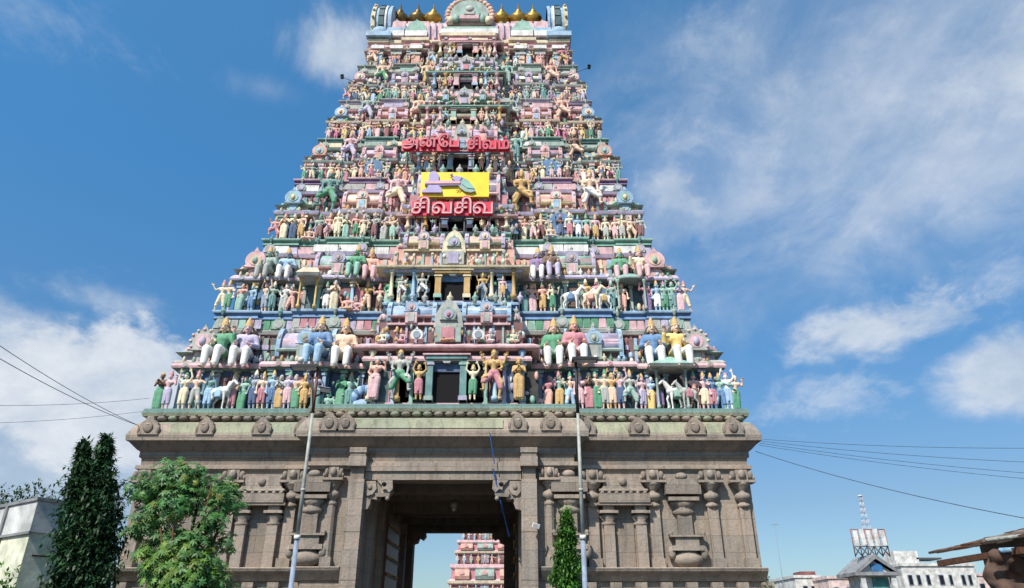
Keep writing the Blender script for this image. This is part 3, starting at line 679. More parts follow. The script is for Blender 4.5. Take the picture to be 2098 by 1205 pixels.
# entablature, eave and top frieze
en = MB(); ep = plan(HW, 6.5, cen=.42, cp=.65, sal=(.46,.66), sp=0.0, rec=0.0)
en.loft(ep, [(.12,7.40,'stone'),(.14,7.50,'stonel'),(.24,7.52,'stonel'),(.24,7.66,'stone'),(.10,7.70,'stone2'),(.12,7.95,'stone2'),(.20,8.0,'stone2'),(.20,8.22,'stone2'),(.30,8.28,'stone2'),(.62,8.60,'stone2')])
en.build('entablature', M_stone, sbo)
kv = MB()
kv.loft(ep, [(.55,8.56,'stone'),(.66,8.58,'stonel'),(.68,8.80,'stone'),(.60,9.0,'stonel'),(.44,9.32,'sgreen'),(.34,9.40,'stone2'),(.16,9.42,'stone2'),(.16,9.60,'stone2'),(.36,9.66,'sgreen'),(.40,9.80,'tgrey'),(.34,LV[0][2]-.004,'tgrey'),(.1,LV[0][2]-.002,'tgrey')])
def ey(x): return -(6.5+(.65 if abs(x) < HW*.42 else 0))
for xa, xb in ((-11.2,-10.0),(-9.3,-7.7),(-7.1,-5.6),(5.9,7.5),(8.3,9.9),(10.5,11.7)):
    kv.add([(xa,ey(xa)-.655,8.88),(xb,ey(xa)-.655,8.88),(xb,ey(xa)-.50,9.30),(xa,ey(xa)-.50,9.30),(xa,ey(xa)-.5,8.88),(xb,ey(xa)-.5,8.88),(xb,ey(xa)-.4,9.28),(xa,ey(xa)-.4,9.28)],
           [(0,1,2,3),(0,4,5,1),(3,2,6,7),(1,5,6,2),(0,3,7,4)], 'sgreen')
kv.add([(-3.6,-7.83,8.90),(2.4,-7.83,8.90),(2.4,-7.68,9.30),(-3.6,-7.68,9.30),(-3.6,-7.68,8.9),(2.4,-7.68,8.9),(2.4,-7.58,9.28),(-3.6,-7.58,9.28)],
       [(0,1,2,3),(0,4,5,1),(3,2,6,7),(1,5,6,2),(0,3,7,4)], 'sgreen')
for i in range(56):
    x = -12.2+24.4*i/55; y = ey(x)-.26
    kv.ell((x, y, 9.60), .24,.14,.13, rnd.choice(['stone','stone2','stonel','sgreen']),6,4)
    if rnd.random()<.5: kv.ell((x+.1, y-.05, 9.72), .12,.10,.10, 'stone2',6,4)
kv.build('stone_eave', M_stone, sbo)
for x in (-12.0,-10.0+.3,-7.4,-5.7,-4.5,-3.95+.1,3.0,4.3,5.8,7.9,10.2,11.75):
    k = MB(); y = ey(x)
    k.prismy(y-.74, y-.2, [(-.46,8.80),(.46,8.80),(.44,9.10),(.36,9.28),(.18,9.40),(.14,9.48),(0,9.54),(-.14,9.48),(-.18,9.40),(-.36,9.28),(-.44,9.10)], 'stone')
    k.ell((0,y-.76,9.08),.22,.05,.22,'stone2',8,5); k.ell((rnd.uniform(-.1,.1),y-.77,9.2),.12,.05,.07,'stonel',6,4)
    for sg in (-1,1): k.ell((sg*.42,y-.70,9.0),.09,.07,.20,'stone2',6,4); k.ell((sg*.30,y-.66,8.84),.14,.09,.08,'stone',6,4)
    q_ = k.build('gable_medallion', M_stone, sbo, (x,0,0)); q_.scale = (rnd.uniform(.78,.92),1,1)

def pillar(mb, x, y, z0, z1, w, oct_=False, top=None):
    # engaged pillar: base, shaft, neck rings, cushion, pot, abacus, bracket
    H = z1-z0
    mb.box(x-w*1.3, x+w*1.3, y-.30, y+.05, z0, z0+.35, 'stone')
    if oct_: mb.lathe(x, y-.10, [(w*1.05,z0+.35),(w,z0+.4),(w,z1-1.45)], 'stone', 8, False, 1, .5)
    else: mb.box(x-w, x+w, y-.20, y+.04, z0+.35, z1-1.45, 'stonel')
    mb.lathe(x, y-.08, [(w*1.0,z1-1.47),(w*1.25,z1-1.42),(w*1.25,z1-1.34),(w*.95,z1-1.30),(w*.95,z1-1.20),(w*1.5,z1-1.14),(w*1.62,z1-1.04),(w*1.45,z1-.94),(w*.9,z1-.88),(w*1.0,z1-.78),(w*1.9,z1-.60),(w*2.0,z1-.52)], 'stone', 12)
    mb.box(x-w*2.5, x+w*2.5, y-.46, y+.03, z1-.53, z1-.44, 'stonel')
    mb.box(x-w*1.2, x+w*1.2, y-.36, y+.02, z1-.44, z1-.02, 'stone')
    for sg in (-1,1):
        mb.ell((x+sg*w*1.75, y-.28, z1-.24), w*.62, .16, .19, 'stone2', 8, 5); mb.ell((x+sg*w*2.3, y-.34, z1-.34), w*.3, .1, .1, 'stonel', 6, 4)
    mb.ell((x, y-.40, z1-.22), w*.8, .14, .2, 'stonel', 8, 5)
def cluster(mb, x, y, z0, z1):     # pot-and-column motif
    mb.lathe(x, y-.06, [(.36,z0+.05),(.62,z0+.25),(.60,z0+.42),(.42,z0+.55),(.40,z0+.62)], 'stone', 12, True, .55)
    mb.box(x-.62,x+.62,y-.36,y+.04,z0+.62,z0+.80,'stonel'); mb.box(x-.45,x+.45,y-.30,y+.03,z0+.80,z0+1.12,'stone'); mb.box(x-.66,x+.66,y-.38,y+.035,z0+1.12,z0+1.2,'stonel')
    for sg in (-1,1): mb.ell((x+sg*.62,y-.2,z0+.55),.16,.14,.26,'stone',8,5); mb.ell((x+sg*.62,y-.3,z0+1.22),.10,.1,.12,'stone2',6,4)
    mb.box(x-.28,x+.28,y-.20,y+.03,z0+1.2,z1-1.75,'stone2')
    mb.lathe(x, y-.06, [(.30,z1-1.76),(.46,z1-1.62),(.30,z1-1.5),(.34,z1-1.42),(.52,z1-1.3),(.40,z1-1.16),(.44,z1-1.06)], 'stone', 12, True, .6)
    mb.box(x-.60,x+.60,y-.40,y+.04,z1-1.22,z1-1.08,'stone'); mb.box(x-.70,x+.70,y-.46,y+.045,z1-.98,z1-.62,'stone2')
    mb.prismy(y-.4,y,[(x-.7,z1-.62),(x+.7,z1-.62),(x+.4,z1-.40),(x-.4,z1-.40)],'stone'); mb.ell((x,y-.3,z1-.28),.26,.16,.16,'stonel',8,5)
def niche(mb, x, y, z0, z1):
    for sg in (-1,1):
        q = x+sg*.62; mb.box(q-.20,q+.20,y-.30,y+.03,z0,z1-2.15,'stonel')
        mb.lathe(q,y-.14,[(.22,z1-2.16),(.30,z1-2.06),(.20,z1-1.98),(.34,z1-1.84),(.34,z1-1.78),(.2,z1-1.7)],'stone',10,True,.7)
        mb.box(q-.36,q+.36,y-.46,y+.02,z1-1.70,z1-1.60,'stonel'); mb.box(q-.22,q+.22,y-.40,y+.02,z1-1.60,z1-1.42,'stone')
    mb.box(x-.36,x+.36,y-.06,y+.02,z0,z1-1.42,'dark' if False else 'stone2')
    mb.box(x-1.08,x+1.08,y-.52,y+.04,z1-1.42,z1-1.32,'stone2'); mb.box(x-1.0,x+1.0,y-.56,y+.03,z1-1.32,z1-.98,'stone')
    mb.box(x-.9,x+.9,y-.40,y+.02,z1-.98,z1-.86,'stone2')
    for i in range(7): mb.ell((x-.84+.28*i,y-.42,z1-.92),.10,.08,.08,'stonel',6,4)
    mb.prismy(y-.36,y+.02,[(x-.95,z1-.84),(x+.95,z1-.84),(x+.80,z1-.70),(x+.72,z1-.40),(x+.86,z1-.16),(x+.6,z1-.28),(x-.6,z1-.28),(x-.86,z1-.16),(x-.72,z1-.40),(x-.80,z1-.70)],'stonel')
    mb.ell((x,y-.38,z1-.5),.16,.08,.16,'stone2',8,5)
    mb.prismx(x-.95,x+.95,[(y-.48,z1-.86),(y-.44,z1-.78),(y-.3,z1-.76),(y,z1-.76),(y,z1-.86)],'stone')
Zt = 7.46; Zb = at(0,1165,28.85).z
yw = -6.5-.10
for sg in (-1,1):
    for x, k in ((5.95,'p'),(8.35,'p'),(10.65,'p'),(11.9,'p'),(7.15,'n'),(9.5,'c')):
        m = MB()
        (pillar(m, 0, yw, Zb, Zt, .20) if k == 'p' else niche(m, 0, yw, Zb, Zt) if k == 'n' else cluster(m, 0, yw, Zb, Zt))
        m.build({'p':'engaged_pillar','n':'niche_shrine','c':'pot_pillar'}[k], M_stone, sbo, (sg*x,0,0))
    m = MB(); pillar(m, 0, -7.12, Zb, Zt, .16, True); m.build('engaged_pillar', M_stone, sbo, (sg*4.22,0,0))
    m = MB(); cluster(m, 0, -7.12, Zb, Zt); m.build('pot_pillar', M_stone, sbo, (sg*4.98,0,0))
# plinth mouldings under the pillars
for a, b, y in ((-12.4,-5.2,yw),(5.2,12.4,yw)):
    pb = MB()
    pb.prismx(a, b, [(y-.42,Zb-.12),(y-.46,Zb-.02),(y-.40,Zb+.02),(y+.1,Zb+.02),(y+.1,Zb-.45),(y-.12,Zb-.45),(y-.20,Zb-.30)],'stone')
    x = a+.3
    while x < b-.2: pb.box(x,x+.42,y-.34,y+.1,Zb-.95,Zb-.5,'stone'); x += .95
    pb.box(a,b,y-.45,y+.1,Zb-1.2,Zb-.97,'stonel'); pb.build('plinth_moulding', M_stone, sbo)
for a, b in ((-5.3,-3.65),(3.85,5.3)):
    pb = MB(); pb.prismx(a, b, [(-7.12-.32,Zb-.12),(-7.12-.36,Zb-.02),(-7.4,Zb+.02),(-7.0,Zb+.02),(-7.0,Zb-.45),(-7.2,Zb-.45)],'stone')
    pb.box(a,b,-7.4,-7.0,Zb-1.2,Zb-.97,'stonel'); pb.build('plinth_moulding', M_stone, sbo)
# gate pillars, lintel beams, corner brackets
for sg, x in ((-1,-3.27),(1,3.42)):
    m = MB(); m.box(x-.30,x+.30,-7.62,-7.0,0,6.95,'stonel')
    for z in (1.6,3.3,5.0): m.box(x-.31,x+.31,-7.63,-7.02,z,z+.02,'stone2')
    m.box(x-.26,x+.26,-7.60,-7.0,6.95,7.42,'stone2'); m.box(x-.34,x+.34,-7.80,-6.9,7.42,7.80,'stonel'); m.box(x-.30,x+.30,-7.78,-6.9,7.80,7.94,'stone2'); m.box(x-.33,x+.33,-7.82,-6.9,7.94,8.14,'stone')
    m.build('gate_pillar', M_stone, sbo)
m = MB(); m.box(-3.0,3.12,-7.5,-6.6,7.28,7.60,'stonel'); m.box(-3.0,3.12,-7.42,-6.62,6.95,7.28,'stone')
m.build('lintel', M_stone, sbo)
for y, zb in ((-4.6,6.90),(-2.4,7.0),(0.2,6.78),(2.6,6.95),(4.6,6.85)):
    m = MB(); m.box(-3.04,3.24,y-.35,y+.35,zb,7.26,'stone2'); m.build('ceiling_beam', M_stone, sbo)
for sg, xi in ((-1,-3.0),(1,3.12)):
    m = MB(); s = -sg
    m.prismy(-7.35,-6.7,[(xi,6.94),(xi+s*1.02,6.94),(xi+s*1.05,6.55),(xi+s*.9,6.36),(xi+s*.62,6.48),(xi+s*.55,6.2),(xi+s*.30,6.25),(xi+s*.22,5.9),(xi,5.86)],'stone')
    m.prismy(-7.46,-7.3,[(xi+s*.50,6.93),(xi+s*1.10,6.93),(xi+s*1.13,6.60),(xi+s*1.0,6.46),(xi+s*.86,6.60),(xi+s*.74,6.56),(xi+s*.70,6.72)],'stonel')
    m.prismy(-7.44,-7.3,[(xi+s*.02,6.90),(xi+s*.44,6.90),(xi+s*.50,6.62),(xi+s*.36,6.40),(xi+s*.16,6.34),(xi+s*.02,6.5)],'stonel')
    m.prismy(-7.42,-7.3,[(xi,6.26),(xi+s*.20,6.26),(xi+s*.30,6.08),(xi+s*.22,5.86),(xi,5.80)],'stonel')
    m.prismy(-7.44,-7.3,[(xi+s*.44,6.44),(xi+s*1.04,6.44),(xi+s*1.0,6.32),(xi+s*.5,6.30)],'stone2')
    m.lathe(xi+s*.94,-7.38,[(.03,6.16),(.09,6.22),(.07,6.32)],'stonel',8); m.ell((xi+s*.78,-7.46,6.78),.10,.05,.08,'dark',8,5); m.ell((xi+s*.24,-7.45,6.66),.10,.05,.10,'stone2',8,5)
    m.build('corner_bracket', M_stone, sbo)
for sg in (-1,1):
    for y in (-5.4,-3.0,1.2,3.8):
        xi = -3.05 if sg < 0 else 3.25; m = MB()
        a, b = sorted((xi, xi-sg*.22)); m.box(a-.01*0, b, y-.28, y+.28, 0, 6.8, 'stone'); m.build('passage_pilaster', M_stone, sbo)
m = MB()                                              # rear door frame
m.box(-3.05,-2.66,5.4,6.2,0,6.6,'stone2'); m.box(2.32,3.25,5.4,6.2,0,6.6,'stone2'); m.box(-3.05,3.25,5.4,6.2,at(0,1090,41).z,7.26,'stone2')
zb = at(0,1090,41).z
for s, xi in ((1,-2.66),(-1,2.32)):
    m.prismy(5.42,6.1,[(xi,zb),(xi+s*.62,zb),(xi+s*.66,zb-.22),(xi+s*.5,zb-.42),(xi+s*.3,zb-.3),(xi+s*.22,zb-.55),(xi,zb-.62)],'stone')
m.build('rear_door_frame', M_stone, sbo)
for sg in (-1,1):                                      # tall ribbed door leaves folded back in the passage
    m = MB(); xi = -2.80 if sg < 0 else 3.0
    m.box(xi-.06,xi+.06,-2.6,.8,.15,6.3,'brown')
    for i in range(9):
        z = .4+i*.68; m.box(xi-.12,xi+.12,-2.58,.78,z,z+.14,'maroon')
        for j in range(7): m.ell((xi-sg*.14,-2.4+j*.5,z+.07),.05,.05,.05,'gold',6,4)
    m.build('gate_leaf', M_metal, sbo)
# ------------------------------------------------------------------ sculpted figures (unit height, facing -y)
def melt(mb, vox, faces, name):
    me = mb.mesh(name); o = bpy.data.objects.new('tmp', me); C.objects.link(o)
    r = o.modifiers.new('r','REMESH'); r.mode = 'VOXEL'; r.voxel_size = vox; r.use_smooth_shade = True
    s = o.modifiers.new('s','SMOOTH'); s.factor = .5; s.iterations = 2
    dg = bpy.context.evaluated_depsgraph_get(); n = len(o.evaluated_get(dg).data.polygons)
    d = o.modifiers.new('d','DECIMATE'); d.ratio = min(1, faces/max(1,n)); 
    dg = bpy.context.evaluated_depsgraph_get(); m2 = bpy.data.meshes.new_from_object(o.evaluated_get(dg))
    bpy.data.objects.remove(o); bpy.data.meshes.remove(me); m2.name = name
    m2.polygons.foreach_set('use_smooth', [True]*len(m2.polygons)); m2.materials.clear(); m2.materials.append(M_stat)
    return m2
def hand(mb, p, d, k=1.0, curl=.5, side=1):
    p = Vector(p); d = Vector(d).normalized(); a = d.cross(Vector((0,-1,.2)))
    a = a.normalized() if a.length > .1 else Vector((1,0,0)); n = a.cross(d).normalized()
    mb.cap(p, .017*k, p+d*.028*k, .020*k)
    for i, (o, l) in enumerate(((-.019,.034),(-.007,.042),(.006,.040),(.018,.030))):
        q = p+d*.036*k+a*o*k; e = q+d*l*.6*k+n*curl*.004*k; mb.cap(q, .0078*k, e, .0072*k); mb.cap(e, .0072*k, e+d*l*.35*k+n*curl*.016*k, .006*k)
    q = p+d*.006*k+a*.018*k*side; e = q+a*.022*k*side+d*.014*k; mb.cap(q,.009*k,e,.008*k); mb.cap(e,.008*k,e+d*.018*k,.0065*k)
def figure(name, arms, legs='stand', extra=(), garb='dhoti', crown='tall', hair=False, hip=0.0, turn=0.0, big=False, seatz=0.0):
    """arms: list of (side, elbow, wrist); returns meshes"""
    b = MB(); gm = MB(); base = .52 if legs in ('stand','dance','stride') else .055
    dz = base-.52
    if legs == 'stand': LG = [((s*.052+hip,0,.50),(s*.060,-.012,.27),(s*.060,.005,.045)) for s in (-1,1)]
    elif legs == 'stride': LG = [((-.052,0,.50),(-.10,-.05,.28),(-.15,0,.045)),((.052,0,.50),(.075,-.02,.27),(.10,.02,.045))]
    elif legs == 'dance': LG = [((-.052,0,.50),(-.16,-.06,.33),(-.10,-.02,.045)),((.052,0,.50),(.20,-.08,.42),(.19,-.08,.20))]
    elif legs == 'hang': LG = [((s*.055,0,.045),(s*.085,-.23,.055),(s*.080,-.25,-.19)) for s in (-1,1)]
    elif legs == 'cross': LG = [((s*.06,0,.045),(s*.19,-.10,.035),(s*.02,-.17,.03)) for s in (-1,1)]
    T = Vector((hip,0,dz))
    tw = lambda x,y,z: Vector((x+turn*(z-.5),y,z))+T
    b.cap(tw(-.035,0,.53),.068,tw(.035,0,.53),.068); b.cap(tw(0,0,.55),.064,tw(0,-.005,.63),.056)
    b.cap(tw(0,-.005,.63),.058,tw(0,-.008,.73),.074); b.cap(tw(-.05,-.006,.735),.066,tw(.05,-.006,.735),.066)
    b.cap(tw(-.105,0,.785),.036,tw(.105,0,.785),.036); b.cap(tw(0,0,.79),.034,tw(0,0,.86),.028)
    hc = tw(0,-.012,.905); b.ell(hc,.053,.060,.068,'grey',12,8)
    b.ell(hc+Vector((0,-.060,-.008)),.010,.014,.018,'grey',6,5); b.ell(hc+Vector((0,-.045,-.045)),.024,.020,.018,'grey',8,5)
    b.ell(hc+Vector((0,-.057,-.030)),.016,.008,.006,'grey',6,4)
    for s in (-1,1):
        b.ell(hc+Vector((s*.055,.005,-.01)),.012,.016,.026,'grey',6,4); b.ell(hc+Vector((s*.020,-.050,.016)),.013,.010,.007,'grey',6,4)
    for s, el, wr in arms:
        sh = tw(s*.118,0,.78); el = tw(s*el[0],el[1],el[2]); wr = tw(s*wr[0],wr[1],wr[2])
        b.cap(sh,.034,el,.026); b.cap(el,.026,wr,.019); hand(b, wr+(wr-el).normalized()*.012, wr-el, 1.25, 1, -s)
    for hp, kn, an in LG:
        hp, kn, an = Vector(hp), Vector(kn), Vector(an)
        b.cap(hp,.062,kn,.043); b.cap(kn,.042,kn.lerp(an,.35),.040); b.cap(kn.lerp(an,.35),.040,an,.025)
        fd = Vector((an.x*.3,-.07,-.02)) if legs != 'cross' else Vector((-.04 if an.x>0 else .04,-.01,0))
        b.cap(an-Vector((0,-.012,.022)),.022,an+fd*.6-Vector((0,0,.014)),.020); b.cap(an+fd*.6-Vector((0,0,.014)),.019,an+fd-Vector((0,0,.008)),.013)
    vox = .0075 if big else .010
    body = melt(b, vox, 9000 if big else 3600, name+'_body')
    if garb == 'dhoti':
        gm.cap(tw(-.035,0,.545),.076,tw(.035,0,.545),.076)
        for hp, kn, an in LG: gm.cap(hp,.074,Vector(kn).lerp(Vector(an),.35),.055)
        if legs == 'stand': gm.cap((0,-.06,.52),.020,(0,-.07,.24),.014)
    elif garb == 'skirt':
        gm.cap(tw(-.03,0,.56),.074,tw(.03,0,.56),.074)
        for hp, kn, an in LG: gm.cap(hp,.080,kn,.070); gm.cap(kn,.070,Vector(an)+Vector((0,0,.02)),.062)
        if legs == 'stand':
            gm.cap((0,0,.5),.078,(0,0,.07),.066)
            for q in (-.05,-.02,.02,.05): gm.cap((q,-.055,.45),.014,(q*1.3,-.060,.06),.015)
    elif garb == 'robe':
        gm.cap(tw(-.035,0,.53),.082,tw(.035,0,.53),.082); gm.cap(tw(0,0,.55),.078,tw(0,-.006,.73),.086); gm.cap(tw(-.05,-.004,.735),.078,tw(.05,-.004,.735),.078); gm.cap(tw(-.105,0,.785),.047,tw(.105,0,.785),.047)
        for s, el, wr in arms:
            sh = tw(s*.118,0,.78); el = tw(s*el[0],el[1],el[2]); wr = tw(s*wr[0],wr[1],wr[2]); gm.cap(sh,.046,el,.040); gm.cap(el,.040,el.lerp(wr,.85),.033)
        for hp, kn, an in LG: gm.cap(hp,.078,Vector(hp).lerp(Vector(kn),.55),.068)
        gm.cap((0,-.05,.0+base-.02),.05,(0,-.10,base-.03),.04)
    garm = melt(gm, .011, 4500 if big else 2400, name+'_garment')
    parts = [('body',body,'skin',None),('garment',garm,'cloth',None)]
    if garb == 'robe':
        tr = MB()
        for hp, kn, an in LG: tr.cap(Vector(hp).lerp(Vector(kn),.4),.070,kn,.058); tr.cap(kn,.058,Vector(an)+Vector((0,0,.03)),.048)
        parts.append(('trousers',melt(tr,.011,2600,name+'_trousers'),'legs',None))
    cm = MB(); x, y, z = hc
    if crown == 'tall': pr = [(.050,.022),(.060,.030),(.060,.050),(.050,.056),(.052,.075),(.044,.105),(.036,.112),(.036,.135),(.022,.150),(.024,.160),(.006,.185)]
    else: pr = [(.052,.020),(.062,.030),(.058,.055),(.040,.075),(.030,.095),(.008,.11)]
    cm.lathe(x, y+.006, [(r,z+q) for r,q in pr], 'gold', 12)
    # necklace and ear ornaments belong to the same gilded work
    for a in range(-60,61,20):
        t = R(a); cm.ell(tw(.062*math.sin(t),-.070*math.cos(t)-.006,.765-.02*math.cos(t)), .012,.010,.012,'gold',6,4)
    for s in (-1,1): cm.ell((x+s*.060,y-.004,z-.035),.012,.012,.018,'gold',6,4)
    mc = cm.mesh(name+'_crown'); mc.materials.append(M_stat); parts.append(('crown',mc,'crown',None))
    if hair:
        hm = MB()
        hm.ell((x,y+.030,z+.010),.066,.050,.070,'dark',10,6)
        for s in (-1,1):
            hm.cap((x+s*.048,y+.030,z+.01),.036,(x+s*.085,y+.035,z-.085),.040)
        hm.cap((x,y+.045,z),.05,(x,y+.05,z-.10),.05)
        parts.append(('hair',melt(hm,.012,1200,name+'_hair'),'hair',None))
    fm = MB()
    if big:
        for s in (-1,1):
            fm.ell((x+s*.020,y-.058,z+.012),.010,.004,.0045,'white',8,4); fm.ell((x+s*.020,y-.0605,z+.012),.004,.003,.0045,'black',6,4)
            fm.rod((x+s*.008,y-.060,z+.026),(x+s*.034,y-.052,z+.027),.0028,'black',5)
            fm.rod((x+s*.002,y-.070,z-.022),(x+s*.022,y-.058,z-.026),.0034,'black',5)
        fm.ell((x,y-.064,z-.032),.011,.005,.004,'rose',6,4)
        mf = fm.mesh(name+'_face'); mf.materials.append(M_paint); parts.append(('painted_face',mf,None,None))
    return parts
A_dn = [(-1,(.155,.01,.64),(.150,-.04,.50)),(1,(.155,.01,.64),(.150,-.04,.50))]
A_up1 = [(-1,(.19,-.01,.68),(.20,-.05,.83)),(1,(.155,.01,.64),(.150,-.04,.50))]
A_pray = [(-1,(.145,-.03,.65),(.035,-.12,.72)),(1,(.145,-.03,.65),(.035,-.12,.72))]
A_wide = [(-1,(.22,-.01,.72),(.30,-.04,.84)),(1,(.22,-.01,.72),(.31,-.05,.70))]
A_high = [(-1,(.17,-.02,.88),(.12,-.03,1.02)),(1,(.19,-.01,.86),(.17,-.03,1.00))]
A_four = [(-1,(.16,.0,.66),(.12,-.09,.60)),(1,(.16,.0,.66),(.15,-.06,.52)),(-1,(.19,.01,.74),(.23,-.02,.86)),(1,(.19,.01,.74),(.23,-.02,.86))]
A_hip = [(-1,(.18,.02,.66),(.10,-.03,.57)),(1,(.20,-.02,.70),(.19,-.06,.82))]
A_knee = [(-1,(.16,-.03,.64),(.10,-.17,.62)),(1,(.165,-.02,.64),(.11,-.18,.61))]
A_kneeup = [(-1,(.19,-.03,.66),(.20,-.09,.80)),(1,(.165,-.02,.64),(.06,-.17,.63))]
V = {
 'calm': figure('calm', A_dn),
 'wave': figure('wave', A_up1, hip=.015, turn=-.06),
 'pray': figure('pray', A_pray, garb='skirt', crown='low'),
 'lady': figure('lady', A_hip, garb='skirt', hip=.02, turn=.08, crown='low'),
 'open': figure('open', A_wide, legs='stride'),
 'reach': figure('reach', A_high, crown='low', hip=-.01),
 'four': figure('four', A_four, big=True),
 'dance': figure('dance', A_four, legs='dance'),
 'lotus': figure('lotus', A_four, legs='cross'),
 'seat': figure('seat', A_knee, legs='hang', garb='robe', hair=True, big=True),
 'seatup': figure('seatup', A_kneeup, legs='hang', garb='robe', hair=True, big=True),
 'guard': figure('guard', A_four, legs='dance', big=True),
}
POSE = {'calm':'standing statue, arms lowered','wave':'standing statue, one hand raised','pray':'standing statue, palms joined','lady':'swaying statue, hand on hip',
        'open':'striding statue, arms spread','reach':'standing statue, both arms overhead','four':'four-armed standing statue','dance':'four-armed dancing statue',
        'lotus':'cross-legged four-armed statue','seat':'seated statue, hands on knees','seatup':'seated statue, one hand raised','guard':'large four-armed guardian statue, one leg lifted'}
CN = dict(pink='pink',rose='rose',salmon='salmon',peach='peach',mint='mint',teal='teal',green='green',lblue='light blue',blue='blue',dblue='dark blue',lilac='lilac',purple='purple',cream='cream',gold='golden',white='white',grey='grey',ggrey='grey-green',maroon='maroon',yellow='yellow',mag='magenta',brown='brown',bgrey='blue-grey',sgreen='olive')
def place(v, x, y, z, h, skin, cloth, label, group, crown='gold', rot=0.0, legs='white', hair='dark', cat='statue', mir=False):
    root = None
    for pn, me, ck, _ in V[v]:
        o = bpy.data.objects.new('statue' if root is None else pn, me); C.objects.link(o)
        if ck: 
            key = {'skin':skin,'cloth':cloth,'crown':crown,'legs':legs,'hair':hair}[ck]
            o.color = P[key]
        if root is None:
            root = o; o.location = (XC+x, YC+y, z); o.scale = (-h if mir else h, h, h); o.rotation_euler = (0,0,rot)
            tag(o, label, cat, group)
        else: o.parent = root
    return root
ORD = ['zero','first','second','third','fourth','fifth','sixth','seventh','eighth','ninth','tenth','11th','12th','13th','14th','15th','16th','17th','18th','19th','20th','21st','22nd','23rd','24th','25th','26th','27th','28th','29th','30th','31st','32nd','33rd','34th','35th','36th','37th','38th','39th','40th','41st','42nd']
LEDGE = ['lowest','second','third','fourth','fifth','sixth','topmost']
def yfloor(t, x, back=.5):
    I = TI[t]
    if abs(x) < I['cw'] and t > 0: return I['yp']-.27
    s = front_p(I['hx'], x, **I['pk']); w = front_p(I['hx']-I['fl'], x, **I['pk'])
    ye = -(I['hy']+s); yw = -(I['hy']-I['fl']+w)-.15
    return ye+(yw-ye)*back
def row(t, items):
    """items: (x, variant, skin, cloth, height); ordered left to right and labelled so"""
    items = sorted(items); n = len(items)
    for i, (x, v, sk, clo, h) in enumerate(items):
        lim = TI[t]['hx']-.22; x = max(-lim, min(lim, x))
        half = i < n/2; k = i+1 if half else n-i
        lab = f"{POSE[v]}, {CN[clo]} cloth, {ORD[k]} from {'left' if half else 'right'} end of {LEDGE[t]} ledge"
        hh = h*.97
        base = .0 if v != 'lotus' else .0
        z = TI[t]['z0']-.002
        if v == 'lotus': z += .0
        place(v, x, yfloor(t, x, .45), z, hh, sk, clo, lab, f"small statues along the {LEDGE[t]} figure ledge", crown=rnd.choice(['gold','gold','cream','grey','green','rose']), rot=rnd.uniform(-.35,.35), mir=rnd.random()<.5)
def xr(px, py, t):      # x of a photo column at a tier's figure row
    return at(px, py, YC-TI[t]['hy']+.3).x - XC
# lowest ledge, read from the photograph
L1 = [(325,'pray','brown','green'),(346,'wave','pink','lilac'),(378,'reach','cream','cream'),(403,'open','peach','grey'),(497,'lady','mint','green'),(522,'wave','bgrey','dblue'),(541,'calm','peach','rose'),
 (561,'calm','lblue','blue'),(577,'pray','grey','gold'),(594,'wave','lilac','pink'),(611,'lady','peach','green'),(627,'calm','gold','gold'),(674,'lotus','mint','pink'),(698,'pray','green','green'),
 (1098,'lotus','pink','bgrey'),(1122,'lady','rose','salmon'),(1146,'wave','mint','gold'),(1168,'open','peach','lblue'),(1187,'calm','pink','pink'),(1206,'pray','brown','rose'),(1223,'lady','peach','green'),(1238,'wave','peach','grey'),(1253,'reach','gold','peach'),
 (1270,'reach','pink','dblue'),(1290,'dance','grey','mint'),(1315,'calm','pink','lilac'),(1332,'lady','lblue','yellow'),(1352,'wave','brown','purple'),(1422,'open','salmon','brown'),(1442,'calm','pink','cream'),(1458,'wave','blue','rose'),(1474,'open','mint','blue'),(1490,'reach','white','lblue'),(1508,'lady','peach','green'),
 (430,'calm','teal','lblue'),(476,'wave','pink','rose'),(652,'lady','lilac','teal'),(716,'wave','mint','teal')]
row(0, [(xr(px, 800, 0), v, s, c, rnd.uniform(1.52,1.72)) for px,v,s,c in L1])
L2 = [(446,'open','cream','cream'),(470,'wave','peach','green'),(494,'lady','salmon','mint'),(518,'calm','lblue','blue'),(545,'reach','peach','bgrey'),(560,'wave','ggrey','teal'),(582,'lady','white','grey'),(598,'open','salmon','salmon'),
 (672,'calm','grey','white'),(688,'pray','peach','cream'),(716,'lotus','salmon','gold'),(730,'lotus','pink','rose'),(752,'open','gold','peach'),(778,'wave','salmon','brown'),(800,'lady','green','mint'),
 (1075,'pray','ggrey','teal'),(1092,'lady','salmon','pink'),(1112,'four','salmon','gold'),(1132,'wave','cream','green'),(1200,'wave','gold','salmon'),(1222,'open','rose','white'),(1252,'calm','ggrey','teal'),(1275,'wave','peach','salmon'),(1325,'lady','rose','purple'),(1345,'calm','lblue','white'),(1360,'wave','mint','green'),(1376,'reach','mint','teal'),(1392,'pray','lilac','pink'),(1408,'open','peach','cream')]
row(1, [(xr(px, 605, 1), v, s, c, rnd.uniform(1.42,1.62)) for px,v,s,c in L2])
SK = ['peach','salmon','peach','cream','pink','salmon','mint','lblue','cream','grey','gold','ggrey','brown','peach']
CL = ['salmon','peach','cream','pink','green','gold','rose','blue','teal','mint','lilac','white','pink','cream','purple','mag','salmon','lblue','maroon','yellow','dblue','grey']
